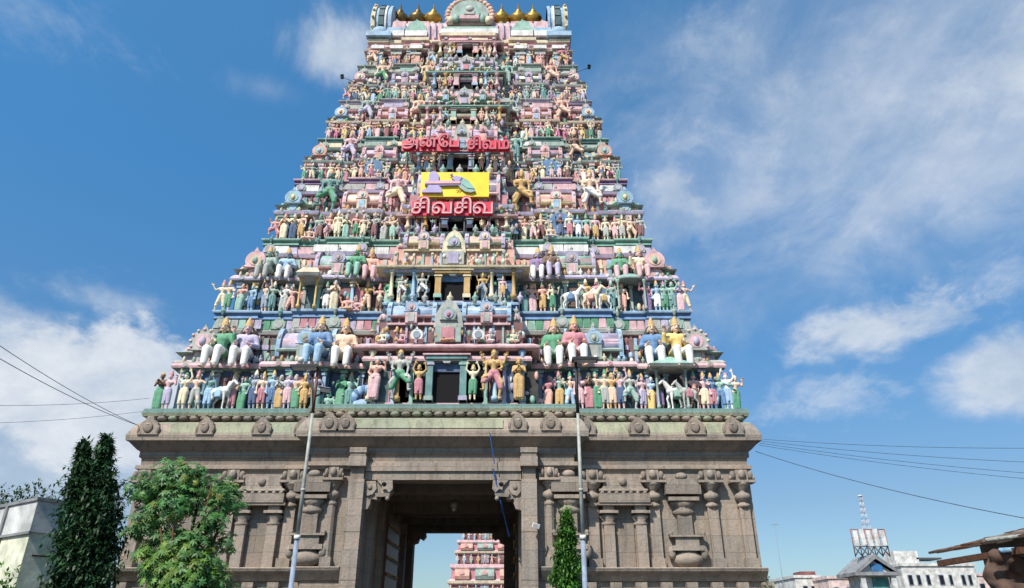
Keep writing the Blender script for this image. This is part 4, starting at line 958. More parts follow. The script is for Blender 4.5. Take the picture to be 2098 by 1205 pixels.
for t, n in ((2,30),(3,28),(4,24),(5,22),(6,12)):
    I = TI[t]; hw = I['hx']-.28; xs = []; cw = I['cw']
    for k in range(n//2):
        for sg in (-1,1): xs.append(sg*(cw*1.04+(hw-cw*1.04)*(k+.5)/(n//2))+rnd.uniform(-.05,.05))
    hmax = (I['z_e']-I['z0']) if t < 6 else 1.1
    row(t, [(x, rnd.choice(['calm','wave','pray','lady','open','reach','four','dance','wave','lady','lotus']), rnd.choice(SK), rnd.choice(CL), hmax*rnd.uniform(.82,1.0)) for x in xs])
# big seated pairs on the two lowest storeys
def zpx(py, t, dy=.1): return at(0, py, YC-TI[t]['hy']+dy).z
PW = ['far left','inner left','inner right','far right']
for t, prs, sc_ in ((0, [((452,'seatup','peach','green','white'),(499,'seat','pink','lilac','white')),((655,'seat','peach','blue','lblue'),(703,'seat','peach','peach','white')),((1136,'seat','peach','green','white'),(1177,'seat','salmon','rose','white')),((1340,'seat','peach','blue','white'),(1388,'seatup','peach','yellow','white'))], 3.15),
               (1, [((546,'seatup','mint','ggrey','grey'),(583,'seat','bgrey','lblue','white')),((731,'seat','green','green','mint'),(757,'seatup','peach','salmon','pink')),((1103,'seat','lilac','purple','white'),(1130,'seat','peach','brown','lilac')),((1273,'seat','mint','green','pink'),(1312,'seatup','pink','cream','pink'))], 2.45)):
    I = TI[t]
    for gi, pr in enumerate(prs):
        for j, (px, v, sk, clo, lg) in enumerate(pr):
            x = at(px, (690 if t == 0 else 540), YC-I['hy']+.3).x-XC
            zs = I['z_r']+(.22 if t == 0 else .16)
            yb = I['yw']-front_p(I['hx']-I['fl'], x, **I['pk'])
            s = MB(); s.box(-.42,.42,-.30,.5,-.35,.0,'ggrey')
            lab = f"{'larger' if t == 0 else 'large'} {POSE[v]}, {CN[clo]} robe, {'left' if j == 0 else 'right'} of the {PW[gi]} pair, {'lowest' if t == 0 else 'second'} storey"
            lab = f"big {POSE[v]}, {CN[clo]} robe, {'left' if j==0 else 'right'} of {PW[gi]} pair, {LEDGE[t]} storey"
            o = place(v, x, yb-.10, zs, sc_, sk, clo, lab, f"big seated pairs on the {LEDGE[t]} storey", legs=lg, mir=(j==0), rot=(.10 if j else -.10))
# big dancing figures between the miniature shrines higher up
BC = {2:[('teal','green'),('pink','cream'),('gold','gold'),('peach','white')],3:[('pink','lilac'),('teal','mint'),('mint','teal'),('brown','peach')],4:[('ggrey','lilac'),('peach','salmon'),('ggrey','grey'),('salmon','peach')],5:[('peach','green'),('peach','gold'),('mint','ggrey'),('salmon','peach')],6:[('salmon','peach'),('grey','lblue'),('peach','mint'),('rose','gold')]}
for t in range(2,7):
    I = TI[t]; hw = I['hx']-I['fl']
    for i, q in enumerate((-.76,-.36,.36,.76)):
        if t == 6: q = (-.96,-.36,.36,.96)[i]
        sk, clo = BC[t][i]; x = q*hw*(.97); v = 'dance' if i in (0,3) else ('four' if t % 2 else 'dance')
        h = (I['z1']-I['z_r'])*1.12 if t < 6 else 1.6
        z = I['z_r']-.02 if t < 6 else I['z0']+.0
        y = I['yw']-front_p(hw, x, **I['pk'])-.14
        if t == 6: y = yfloor(t, x, .4)
        lab = f"big {POSE[v]}, {CN[clo]} cloth, {ORD[i+1]} of four from left above the {LEDGE[t]} ledge"
        place(v, x, y, z, h, sk, clo, lab, f"big statues between the shrines of the {LEDGE[t]} storey", mir=i in (0,1))
# figures flanking each doorway
D0 = [(-3.0,'lady','salmon','pink','mint',1.75,'standing in pink skirt, outermost left of the lowest doorway'),(-1.95,'guard','grey','green','gold',2.05,'pale guardian left of the lowest doorway'),(-1.12,'reach','gold','rose','gold',1.45,'golden figure in rose cloth just left of the lowest doorway'),
      (1.12,'reach','cream','green','gold',1.45,'cream figure in green cloth just right of the lowest doorway'),(2.0,'guard','gold','rose','gold',2.05,'golden guardian right of the lowest doorway'),(3.05,'pray','gold','gold','gold',1.75,'standing in golden robe, outermost right of the lowest doorway')]
for x, v, sk, clo, cr_, h, lab in D0:
    place(v, x, TI[0]['yp']-.34, TI[0]['zd'], h*1.06, sk, clo, 'statue '+lab, 'statues round the lowest doorway', crown=cr_, mir=x>0)
for t in range(1,7):
    I = TI[t]; cw = I['cw']; h = (I['zt']-I['zd'])*(.80 if t < 3 else .86)
    for i, q in enumerate((-.80,-.48,.48,.80)):
        big_ = abs(q) == .48
        sk, clo = (('grey','white'),('gold','bgrey'))[q > 0] if t == 1 and big_ else (rnd.choice(SK), rnd.choice(CL))
        v = 'guard' if big_ and t == 1 else rnd.choice(['four','dance','calm','lady'])
        lab = f"{POSE[v]}, {CN[clo]} cloth, {'inner' if big_ else 'outer'} {'left' if q<0 else 'right'} beside the {LEDGE[t]} storey doorway"
        place(v, q*cw, I['yp']-.30, I['zd'], h*(1 if big_ else .86), sk, clo, lab, f"statues round the doorways", mir=q>0)
# small seated figures on the canopy above the lowest door
I = TI[0]; yc_ = I['yp']-.22
for i,(q, v, sk, clo) in enumerate(((-.86,'lotus','cream','white'),(-.62,'lotus','pink','rose'),(-.18*0,'lotus','gold','rose'),(.55,'lotus','pink','white'),(.86,'lotus','cream','cream'))):
    place(v, q*I['cw']*1.0, yc_, I['zp']+.02, 1.05 if q else 1.5, sk, clo, f"{POSE[v]}, {CN[clo]} cloth, {ORD[i+1]} of five from left on the pink canopy", 'statues on the pink canopy', rot=rnd.uniform(-.3,.3))
# round-backed shrines with a seated figure (blue discs) on the third and fourth storeys
for t, cc in ((2,'blue'),(3,'blue')):
    I = TI[t]
    for sg in (-1,1):
        x = sg*.56*(I['hx']-I['fl']); y = yfloor(t, x, .75); r = .40*(I['z_e']-I['z0'])+.1
        m = MB(); m.prismy(-.06,.06,[(r*math.cos(R(a)), r+r*1.1*math.sin(R(a))) for a in range(0,360,20)],'grey')
        for a in range(0,360,30): m.ell((r*math.cos(R(a)),-.07,r+r*1.1*math.sin(R(a))),.09,.08,.09,'ggrey' if a%60 else 'cream',6,4)
        m.prismy(-.10,-.02,[(r*.8*math.cos(R(a)), r+r*.88*math.sin(R(a))) for a in range(0,360,20)],cc if sg>0 or t==3 else 'maroon')
        o = m.build('halo_disc', M_paint, None, (XC+x,YC+y+.0,I['z0']+.15))
        tag(o, f"round {'blue' if sg>0 or t==3 else 'maroon'} disc in a beaded ring behind statues, {'left' if sg<0 else 'right'} half of {LEDGE[t]} ledge", 'halo disc', 'round discs behind statues')
# animals
def animal(name):
    b = MB()
    b.cap((-.30,0,.92),.19,(.22,0,.95),.21); b.cap((0,0,.90),.19,(.28,0,.92),.20)
    b.cap((.34,0,1.02),.15,(.55,0,1.32),.095); b.cap((.55,0,1.32),.09,(.62,0,1.40),.085); b.cap((.62,0,1.40),.085,(.82,0,1.22),.05)
    for s in (-1,1): b.cap((.57,s*.05,1.46),.03,(.56,s*.06,1.55),.012)
    for s, lift in ((-1,0),(1,.12)):
        b.cap((.27,s*.10,.85),.085,(.30+lift,s*.11,.48+lift*.6),.05); b.cap((.30+lift,s*.11,.48+lift*.6),.045,(.28+lift*.6,s*.11,.08+lift),.035); b.cap((.28+lift*.6,s*.11,.08+lift),.04,(.32+lift*.6,s*.11,.04+lift),.045)
    for s, o in ((-1,-.04),(1,.05)):
        b.cap((-.32,s*.10,.86),.13,(-.26+o,s*.11,.60),.075); b.cap((-.26+o,s*.11,.60),.07,(-.42+o,s*.11,.42),.045); b.cap((-.42+o,s*.11,.42),.042,(-.37+o,s*.11,.08),.035); b.cap((-.37+o,s*.11,.08),.04,(-.33+o,s*.11,.04),.045)
    me = melt(b,.022,4000,name)
    t = MB(); t.cap((-.48,0,1.0),.05,(-.60,0,.85),.06); t.cap((-.60,0,.85),.06,(-.60,0,.45),.03)
    for i in range(6): t.cap((.60-.055*i,0,1.49-.075*i),.03,(.55-.055*i,0,1.40-.075*i),.035)
    h = melt(t,.02,900,name+'_mane')
    s = MB(); s.ell((0,0,.98),.20,.23,.20,'rose',10,6); s.box(-.16,.16,-.235,.235,.62,.95,'rose')
    return me, h, melt(s,.02,900,name+'_saddle')
H_me, H_ma, H_sa = animal('horse')
def horse(px, py, t, sc_, col, sad, sg, label):
    x = at(px, py, YC-TI[t]['hy']+.2).x-XC
    o = bpy.data.objects.new('horse_statue', H_me); C.objects.link(o); o.color = P[col]; o.location = (XC+x, YC+yfloor(t,x,.3), TI[t]['z0']-.02); o.scale = (sg*sc_,sc_,sc_); o.rotation_euler = (0,0,sg*-.25)
    tag(o, label, 'horse statue', 'white horse statues')
    for nm, me, c in (('mane',H_ma,'grey'),('saddle',H_sa,sad)):
        q = bpy.data.objects.new(nm, me); C.objects.link(q); q.color = P[c]; q.parent = o
    return x
for px, py, t, s, c, sd, sg, w in ((452,800,0,.92,'white','lblue',1,'white horse statue, pale blue saddle, near left end of lowest ledge'),(1385,800,0,.92,'white','mint',-1,'white horse statue, mint saddle, right half of lowest ledge'),(1408,800,0,.86,'grey','rose',-1,'grey horse statue, rose saddle, right half of lowest ledge'),
                             (1170,610,1,.82,'white','blue',1,'white horse statue, blue saddle, second ledge, right of centre'),(1210,610,1,.84,'cream','salmon',1,'cream horse statue, salmon saddle, second ledge, right of centre'),(1235,610,1,.76,'white','gold',-1,'white horse statue, golden saddle, second ledge, right of centre')):
    x = horse(px, py, t, s, c, sd, sg, w)
# umbrella canopies over groups on the right
for px, py, t, c, lab in ((1292,585,1,'green','green ribbed umbrella canopy over statues, right half of second ledge'),(1192,0,0,'teal',''),(1372,755,0,'mint','mint pyramid canopy over horse statues, right half of lowest ledge'),(636,590,1,'peach','peach roofed pavilion on yellow posts, left half of second ledge')):
    if not lab: continue
    I = TI[t]; x = at(px, py, YC-I['hy']+.1).x-XC; y = yfloor(t, x, .45); ht = I['z_e']-I['z0']; m = MB()
    if c == 'green': m.lathe(0,0,[(.76,ht-.15),(.8,ht-.05),(.74,ht+.06),(.45,ht+.2),(.1,ht+.26)],['ggrey','mint','teal','ggrey'],16,True,.6)
    else:
        pw = .58 if c == 'peach' else 1.0; m.taper(0,-.1,ht-.18,ht-.05,.85*pw,.55,.95*pw,.62,'grey'); m.taper(0,-.1,ht-.05,ht+.34,.95*pw,.62,.35 if c=='peach' else .06,.3,c)
    for sg in (-1,1): m.lathe(sg*(.38 if c=='peach' else .62),-.3,[(.09,0),(.09,.15),(.05,.2),(.05,ht-.35),(.1,ht-.25),(.1,ht-.15)],'yellow' if c=='peach' else 'ggrey',8)
    o = m.build('pavilion', M_paint, None, (XC+x,YC+y,I['z0'])); tag(o, lab, 'pavilion')
# pale shell-backed throne (blue disc) left of the lowest door
m = MB(); m.lathe(0,0,[(.42,0),(.5,.1),(.45,.35),(.2,.45)],'lblue',14,True,.7)
for a in range(0,181,20): m.ell((.46*math.cos(R(a)),.1,.55+.42*math.sin(R(a))),.17,.08,.2,'blue' if a%40 else 'lblue',8,5)
x = at(741,790,28.3).x-XC; o = m.build('shell_throne', M_paint, None, (XC+x,YC+yfloor(0,x,.2),TI[0]['z0'])); tag(o,'blue shell shaped throne on the lowest ledge, left of the door figures','throne')
# ------------------------------------------------------------------ lit letter signs
def sign_text(txt, size, ext, off, col, loc, name, parent, width):
    cu = bpy.data.curves.new(name,'FONT'); cu.body = txt; cu.size = size; cu.extrude = ext; cu.offset = off; cu.align_x = 'CENTER'; cu.resolution_u = 3
    o = bpy.data.objects.new('tmp', cu); C.objects.link(o); dg = bpy.context.evaluated_depsgraph_get()
    me = bpy.data.meshes.new_from_object(o.evaluated_get(dg)); bpy.data.objects.remove(o)
    xs = [v.co.x for v in me.vertices]; ys = [v.co.y for v in me.vertices]
    w = max(xs)-min(xs); k = width/w if width else 1; cx = (max(xs)+min(xs))/2; y0 = min(ys)
    for v in me.vertices: v.co = Vector(((v.co.x-cx)*k, -v.co.z, (v.co.y-y0)))
    a = me.color_attributes.new('Col','FLOAT_COLOR','CORNER'); a.data.foreach_set('color', list(P[col])*len(a.data))
    me.materials.clear(); me.materials.append(M_sign); q = bpy.data.objects.new(name, me); C.objects.link(q); q.parent = parent; q.location = loc
    return q
P['red'] = rgb(214,40,62,1.0); P['red2'] = rgb(150,30,42); P['sy'] = rgb(245,215,30,1.0); P['slil'] = rgb(178,160,200); P['steel'] = rgb(90,90,92); P['dsteel']=rgb(45,42,42)
def sign(words_, yl, label, bx, h, Ys):
    zc = at(0, yl, Ys).z; x0 = at(bx[0],yl,Ys).x; x1 = at(bx[1],yl,Ys).x
    root = empty('letter_sign', ((x0+x1)/2, Ys, zc)); tag(root, label, 'sign', 'red letter signs on the tower')
    m = MB(); W2 = (x1-x0)/2
    m.box(-W2,W2,.16,.20,.03,.08,'steel'); m.box(-W2,W2,.16,.20,h*.62,h*.66,'steel')
    for q in (-.9,-.3,.3,.9): m.box(q*W2-.03,q*W2+.03,.18,.24,-.9,h*.7,'steel'); m.rod((q*W2,.2,-.3),(q*W2,1.0,-.5),.025,'steel')
    m.build('sign_frame', M_metal, root)
    for s, a, b in words_:
        xa = at(a,yl,Ys).x-root.location.x; xb = at(b,yl,Ys).x-root.location.x
        mm = MB(); mm.box(xa,xb,.06,.12,.0,h*.70,'red'); mm.build('backing_board', M_sign, root)
        sign_text(s, h*1.02, .07, .035, 'red', ((xa+xb)/2, .0, .02), 'lettering', root, (xb-xa)*.98)
        sign_text(s, h*1.02, .012, -.006, 'rose' if len(words_) > 1 and a > 800 and yl < 350 else 'pink', ((xa+xb)/2, -.075, .02), 'lettering_edge', root, (xb-xa)*.97)
Ys = YC-TI[3]['hy']-1.35
sign([('அன்\u0bc7ப',822,942),('சிவம்',957,1045)], 308, 'upper red letter sign in two Tamil words, above the yellow emblem board', (822,1045), .98, Ys+.2)
Ys2 = YC-TI[2]['hy']-1.25
sign([('சி',842,880),('வ',884,926),('சி',930,966),('வ',968,1010)], 440, 'lower red letter sign of four Tamil letters, below the yellow emblem board', (842,1010), 1.12, Ys2)
root = empty('emblem_board', tuple(at(931,403,Ys2+.15))); Yb = Ys2+.15
tag(root, 'yellow board with raised lilac shrine emblem and peahen, between two red signs', 'sign')
hw = (at(1001,380,Yb).x-at(861,380,Yb).x)/2; hb = at(0,353,Yb).z-at(0,403,Yb).z
m = MB(); m.box(-hw,hw,0,.12,0,hb,'sy'); m.box(-hw-.03,hw+.03,.05,.16,-.04,.03,'gold'); m.build('board', M_sign, root)
m = MB()
for q in (-.8,0,.8): m.rod((q*hw,.14,hb*.3),(q*hw,1.2,hb*.1),.03,'steel')
m.build('bracket', M_metal, root)
m = MB(); u = hb
m.prismy(-.12,-.0,[(-hw+.10,u*.12),(-hw+.75*u,u*.12),(-hw+.72*u,u*.30),(-hw+.62*u,u*.40),(-hw+1.38*u,u*.42),(-hw+1.38*u,u*.60),(-hw+.62*u,u*.60),(-hw+.60*u,u*.86),(-hw+.50*u,u*.98),(-hw+.36*u,u*.98),(-hw+.27*u,u*.86),(-hw+.26*u,u*.60),(-hw+.14*u,u*.58),(-hw+.14*u,u*.44),(-hw+.28*u,u*.40),(-hw+.22*u,u*.28),(-hw+.10,u*.22)],'slil')
m.prismy(-.16,-.11,[(-hw+.16*u,u*.46),(-hw+1.36*u,u*.47),(-hw+1.36*u,u*.56),(-hw+.16*u,u*.56)],'pink')
m.build('shrine_emblem', M_sign, root)
m = MB(); c0 = .02
pts = [(c0-.05,u*.72),(c0+.15,u*.80),(c0+.5,u*.76),(c0+.9,u*.58),(c0+1.15,u*.34),(c0+1.25,u*.18),(c0+1.0,u*.12),(c0+.7,u*.16),(c0+.45,u*.30),(c0+.2,u*.52)]
pts = [(c0-.15+(x-c0)*.95, z) for x, z in pts]
m.prismy(-.11,0,pts,'ggrey'); m.prismy(-.15,-.10,[(c0-.18,u*.70),(c0+.02,u*.80),(c0+.34,u*.72),(c0+.22,u*.58),(c0+.05,u*.54)],'slil')
m.ell((c0-.20,-.08,u*.86),.07,.07,.09,'slil',8,5); m.rod((c0-.24,-.08,u*.86),(c0-.36,-.08,u*.84),.02,'dark',6,.004)
for a in (.22,.34): m.rod((c0+a,-.06,u*.34),(c0+a-.14,-.06,u*.20),.02,'gold')
m.prismy(-.14,-.105,[(c0+.35,u*.62),(c0+.7,u*.50),(c0+1.0,u*.26),(c0+.6,u*.30),(c0+.35,u*.46)],'mint')
m.build('peahen_emblem', M_sign, root)

# ------------------------------------------------------------------ floodlights on long arms near the top
for px, py, sg, lab in ((1207,138,1,'small dark floodlight on a long arm, right of the upper tower'),(701,158,-1,'small dark floodlight on a long arm, left of the upper tower')):
    Yq = 32.6; p = at(px,py,Yq); b = at(px-sg*34,py+14*1.0,Yq+.4)
    r_ = empty('floodlight', tuple(b)); tag(r_, lab, 'floodlight', 'floodlights on the upper tower')
    m = MB(); m.rod((0,0,0),tuple(p-b),.018,'dsteel'); m.rod((0,0,0),(-sg*.5,.2,-.02),.03,'dsteel'); m.build('arm', M_metal, r_)
    m = MB(); m.obox(p-b, .15,.14,.20, Euler((R(15),0,sg*.3)), 'black'); m.obox((p-b)+Vector((0,-.05,.11)), .18,.15,.03, Euler((R(15),0,sg*.3)), 'dsteel'); m.build('lamp_head', M_metal, r_)

# ------------------------------------------------------------------ street lamps
for px, py, hx0, hx1, dark, lab in ((640,850,598,655,True,'left street lamp with dark flat head and camera bracket, before the stone base'),(1184,850,1172,1225,False,'right street lamp with dark flat head, before the stone base beside the climber')):
    Yp = 14.0; b = at(px,py,Yp); top = at(px,757 if dark else 742,Yp).z; r_ = empty('street_lamp',(b.x,Yp,0)); tag(r_, lab, 'street lamp', 'street lamps before the gateway')
    zk_ = at(0,842,Yp).z
    m = MB(); m.lathe(0,0,[(.12,0),(.12,.25),(.05,.3),(.045,3.2)],'bgrey',12); m.lathe(0,0,[(.040,3.2),(.030,zk_)],'grey',12); m.lathe(0,0,[(.060,3.16),(.060,3.24)],'white',12)
    m.lathe(0,0,[(.044,4.05),(.044,4.10)],'grey',12); m.build('pole', M_metal, r_)
    m = MB(); m.lathe(0,0,[(.034,zk_-.05),(.030,top)],'brown' if dark else 'dsteel',10)
    m.rod((0,0,zk_),( -.10 if dark else .02,0,top-.1),.022,'dsteel'); m.build('upper_pole', M_metal, r_)
    xa = at(hx0,755,Yp).x-b.x; xb = at(hx1,755,Yp).x-b.x
    m = MB(); cxm = (xa+xb)/2; m.obox(Vector((cxm,-.05,top+.03)), xb-xa,.22,.06, Euler((0,0,0)),'dsteel'); m.obox(Vector((cxm,-.05,top+.07)), (xb-xa)*.6,.15,.03, Euler((0,0,0)),'steel')
    m.build('lamp_head', M_metal, r_)
    m = MB(); m.obox(Vector((cxm,-.05,top-.004)), (xb-xa)*.86,.17,.012, Euler((0,0,0)),'white'); m.build('lens', M_sign, r_)
    if dark:
        m = MB(); m.rod((0,0,zk_+.30),(.16,-.05,zk_+.36),.022,'dsteel'); m.obox(Vector((.22,-.06,zk_+.40)),.20,.09,.08,Euler((0,R(8),.2)),'steel'); m.obox(Vector((.2,-.06,zk_+.47)),.24,.12,.015,Euler((0,R(8),.2)),'bgrey')
        m.build('security_camera', M_metal, r_)
        m = MB(); m.rod((-.25,0,top-.02),(-.38,0,top+.16),.02,'steel'); m.ell((-.38,-.02,top+.20),.07,.07,.07,'white',8,6); m.build('small_lamp', M_metal, r_)

# ------------------------------------------------------------------ cables
def cable(pts, r, lab, group, sag=.0, col='dark', mt=None):
    o_ = Vector(pts[0]); m = MB(); n = 18; P_ = []
    for i in range(len(pts)-1):
        a, b = Vector(pts[i]), Vector(pts[i+1])
        for k in range(n+1):
            t = k/n; q = a.lerp(b,t); q.z -= sag*4*t*(1-t); P_.append(q-o_)
    m.tube([p for i,p in enumerate(P_) if i == 0 or (p-P_[i-1]).length > 1e-4], r, col, 5)
    o = m.build('overhead_cable' if mt is None else 'rope', mt or M_cable, None, tuple(o_)); tag(o, lab, 'cable' if mt is None else 'rope', group)
c1 = at(284,872,28.3); c2 = at(1563,900,28.3); c3 = at(1548,925,29)
cable([c1, at(-60,668,17)], .010, 'upper of two steep cables from the left end of the eave', 'cables left of the tower', .15)
cable([c1, at(-60,700,17)], .011, 'lower of two steep cables from the left end of the eave', 'cables left of the tower', .15)
cable([at(305,816,29), at(-60,830,24)], .008, 'thin level cable left of the painted storeys, over the cloud', 'cables left of the tower', .12)
cable([at(300,842,29), at(-60,868,24)], .007, 'faint level cable just above the stone eave, left side', 'cables left of the tower', .10)
for i, (py, r) in enumerate(((918,.008),(950,.008),(975,.008),(988,.008))):
    cable([c2+Vector((0,.2*i,-.03*i)), at(2180,py,24+i)], r, ['topmost','second','third','fourth'][i]+' thin cable fanning out right of the stone eave', 'cables right of the tower', .12)
cable([c3, at(2190,1078,20)], .012, 'thick lowest cable running right from the corner of the stone base', 'cables right of the tower', .22)
M_blue = mat('blue_rope', base=(0.02,0.10,0.32,1), rough=.6, noise=.2)
q0 = at(1003,886,27.6); cable([q0, at(1013,950,27.75)], .022, 'upper blue rope hanging from the middle of the stone eave', 'blue ropes in the gateway', 0, 'blue', M_blue)
cable([at(1010,960,27.9), at(1026,1030,28.2), at(1044,1100,29.2)], .030, 'lower blue rope slanting down the right of the gate opening', 'blue ropes in the gateway', 0, 'blue', M_blue)
# lantern in the passage
r_ = empty('hanging_lamp', tuple(at(930,1042,33.0))); tag(r_,'small pale lamp hanging from a dark beam in the gate passage','lamp')
m = MB(); m.lathe(0,0,[(.05,.30),(.16,.22),(.18,.1),(.1,.02)],'grey',10); m.build('lamp_shade', M_metal, r_); m = MB(); m.ell((0,0,-.03),.085,.085,.10,'white',10,6); m.build('bulb', M_sign, r_)
m = MB(); m.rod((0,0,.3),(0,0,1.0),.012,'dark'); m.build('hanging_rod', M_metal, r_)
r_ = empty('wall_lamp', tuple(at(1098,1078,27.7))); tag(r_,'small white floodlight fixed beside the right gate pillar','lamp')
m = MB(); m.obox(Vector((0,-.1,0)),.26,.12,.16,Euler((R(20),R(15),.3)),'white'); m.build('lamp_head',M_metal,r_); m = MB(); m.rod((0,0,0),(.1,.35,-.05),.02,'grey'); m.build('bracket',M_metal,r_)

# ------------------------------------------------------------------ trees
def leaf(vs, fs, cs, p, d, up, L_, w, col, fold=.15):
    d = d.normalized(); s = d.cross(up); s = s.normalized() if s.length > 1e-3 else Vector((1,0,0)); n = s.cross(d)
    b = len(vs); m_ = p+d*L_*.45
    vs += [p, m_+s*w*.5-n*w*fold, p+d*L_-n*L_*.12, m_-s*w*.5-n*w*fold]
    fs += [(b,b+1,b+2),(b,b+2,b+3)]; cs += [col,col]
def leaf_obj(vs, fs, cs, name, parent):
    me = bpy.data.meshes.new(name); me.from_pydata([tuple(v) for v in vs],[],fs)
    a = me.color_attributes.new('Col','FLOAT_COLOR','CORNER'); buf = []
    for f, c in zip(fs, cs): buf += list(c)*len(f)
    a.data.foreach_set('color',buf); me.materials.append(M_leaf); o = bpy.data.objects.new(name,me); C.objects.link(o); o.parent = parent; return o
def gcol(base, j=.35):
    k = 1+rnd.uniform(-j,j); return (base[0]*k*rnd.uniform(.8,1.25), base[1]*k, base[2]*k*rnd.uniform(.8,1.2), 1)
def rv(): 
    while True:
        v = Vector((rnd.uniform(-1,1),rnd.uniform(-1,1),rnd.uniform(-1,1)))
        if .01 < v.length < 1: return v.normalized()
# slender evergreen with drooping leaves, two tips
def mast(loc, tips, H, wid, n, base, label, Lf=.20, name='mast_tree', group=None, low=1.0):
    r_ = empty(name, loc); tag(r_, label, 'tree', group)
    tr = MB()
    for tx, th, tw, bx in tips:
        tr.rod((bx*.3,0,0),(tx*.8,0,th*.8),.07,'brown',8,.03); tr.rod((tx*.8,0,th*.8),(tx,0,th-.1),.03,'brown',6,.01)
    tr.build('trunk', M_bark, r_)
    vs, fs, cs = [], [], []
    for tx, th, tw, bx in tips:
        nc = int(n*.16*(th-low)*(.4+tw))
        for i in range(nc):
            f = rnd.random()**1.15; z = th-.12-(th-low)*f; a = rnd.uniform(0, 6.283)
            rad = tw*min(1, .05+1.9*f)*rnd.uniform(.35,1.08); o = Vector((math.cos(a), math.sin(a), 0))
            cc = Vector((bx+(tx-bx)*(z-low)/(th-low), 0, z))+o*rad; sg_ = .05+.13*min(1, f*3)*(Lf/.2); cb = gcol(base, .4)
            for q in range(int(9+9*min(1,f*3))):
                c = cc+Vector((rnd.gauss(0,sg_), rnd.gauss(0,sg_), rnd.gauss(0,sg_*1.5)))
                for k in range(5):
                    d = o*rnd.uniform(.1,.8)+Vector((0,0,-rnd.uniform(.0,.9)))+rv()*.8
                    leaf(vs, fs, cs, c+rv()*.05, d, Vector((0,0,1)), Lf*rnd.uniform(.5,1.2), Lf*.34, tuple(list(Vector(cb[:3])*rnd.uniform(.7,1.4))+[1]))
    leaf_obj(vs, fs, cs, 'crown', r_)
    return r_
Yt_ = 20.0; p = at(185,1205,Yt_); base = at(185,1205,Yt_)
xl_ = at(168,910,Yt_).x-p.x; xr_ = at(217,895,Yt_).x-p.x
mast((p.x,Yt_,0), [(at(172,905,Yt_).x-p.x, at(0,903,Yt_).z, .43, -.12),(at(218,890,Yt_).x-p.x, at(0,886,Yt_).z, .33, .38),(at(200,1010,Yt_).x-p.x, at(0,1000,Yt_).z, .36, .12)], 6.7, .5, 270, (.030,.085,.028), 'dark green slender evergreen tree with two pointed tips, left of the tower', .20)
p = at(1162,1205,20)
mast((p.x,20,0), [(at(1160,1040,20).x-p.x, at(0,1040,20).z, .10, .0),(at(1157,1090,20).x-p.x, at(0,1090,20).z, .15, .0)], 4.6, .3, 560, (.085,.21,.03), 'bright green young columnar tree beside the right street lamp', .15, group=None)
# spreading tree with palmate clusters in front of the stone base
Yc_ = 17.0; p = at(375,1205,Yc_); r_ = empty('leafy_tree',(p.x+.1,Yc_,0)); tag(r_, 'bright green bushy tree with fan shaped leaves before the stone base', 'tree')
tr = MB(); tips = []
tr.rod((-.25,0,0),(-.30,0,1.6),.13,'brown',10,.10)
for i in range(13):
    a = rnd.uniform(0,6.28); r1 = rnd.uniform(.3,1.1); zt_ = rnd.uniform(2.6,4.8); q = Vector((-.3,0,1.6)); e = Vector((r1*math.cos(a)*.9, r1*math.sin(a)*.8, zt_))
    mid = q.lerp(e,.5)+Vector((rnd.uniform(-.15,.15),0,.1)); tr.rod(q,mid,.06,'brown',7,.04); tr.rod(mid,e,.04,'brown',6,.015); tips.append(e)
tr.build('trunk', M_bark, r_)
vs, fs, cs = [], [], []
xlo = at(268,1080,Yc_).x-p.x-.1; xhi = at(495,1040,Yc_).x-p.x-.1
lobes = [(at(x_,y_,Yc_).x-p.x-.1, rnd.uniform(-.4,.3)*0+yo, at(0,y_,Yc_).z, r_l, w) for x_,y_,yo,r_l,w in
 ((345,985,.0,.50,1),(300,1010,-.1,.42,1),(400,995,-.2,.48,1),(440,1010,.1,.42,1),(470,1030,-.1,.38,1),(380,1045,-.4,.5,1),(310,1070,-.1,.45,1),(275,1090,.1,.30,.8),(440,1075,-.3,.38,.8),(345,1110,.1,.42,.7),(300,1135,.0,.34,.7),(400,1140,-.5,.5,1.2),(370,1175,-.6,.48,1.1),(430,1170,-.5,.42,1),(330,1180,-.3,.40,.8),(460,1120,.0,.30,.5),(400,1200,-.6,.6,1),(445,1200,-.2,.45,1),(360,1210,-.2,.6,1),(425,1100,-.2,.30,.5))]
for lx, ly, lz, lr, w in lobes:
    yel = 1.0 if 1120 < 0 else 0
    for i in range(int(150*w*(lr/.42)**2)):
        v = rv(); v.z = abs(v.z)*rnd.choice([1,1,-.6]); c = Vector((lx,ly,lz))+v*lr*rnd.uniform(.35,1.22)
        ax = (v+Vector((0,-.35,.55))+rv()*.5).normalized(); s = ax.orthogonal().normalized(); t_ = ax.cross(s)
        low_ = c.z < at(0,1120,Yc_).z
        b_ = (.13,.24,.025) if low_ and rnd.random() < .45 else ((.20,.25,.03) if rnd.random() < .07 else ((.16,.12,.05) if rnd.random() < .01 else (.085,.21,.05)))
        cb = gcol(b_,.35); nl = rnd.choice((6,7,8)); Ls = rnd.uniform(.08,.18)
        for j in range(nl):
            a = 2*math.pi*j/nl*.86; d = s*math.cos(a)+t_*math.sin(a)-ax*.22
            leaf(vs, fs, cs, c, d, ax, Ls*rnd.uniform(.85,1.1), Ls*.30, cb)
leaf_obj(vs, fs, cs, 'crown', r_)
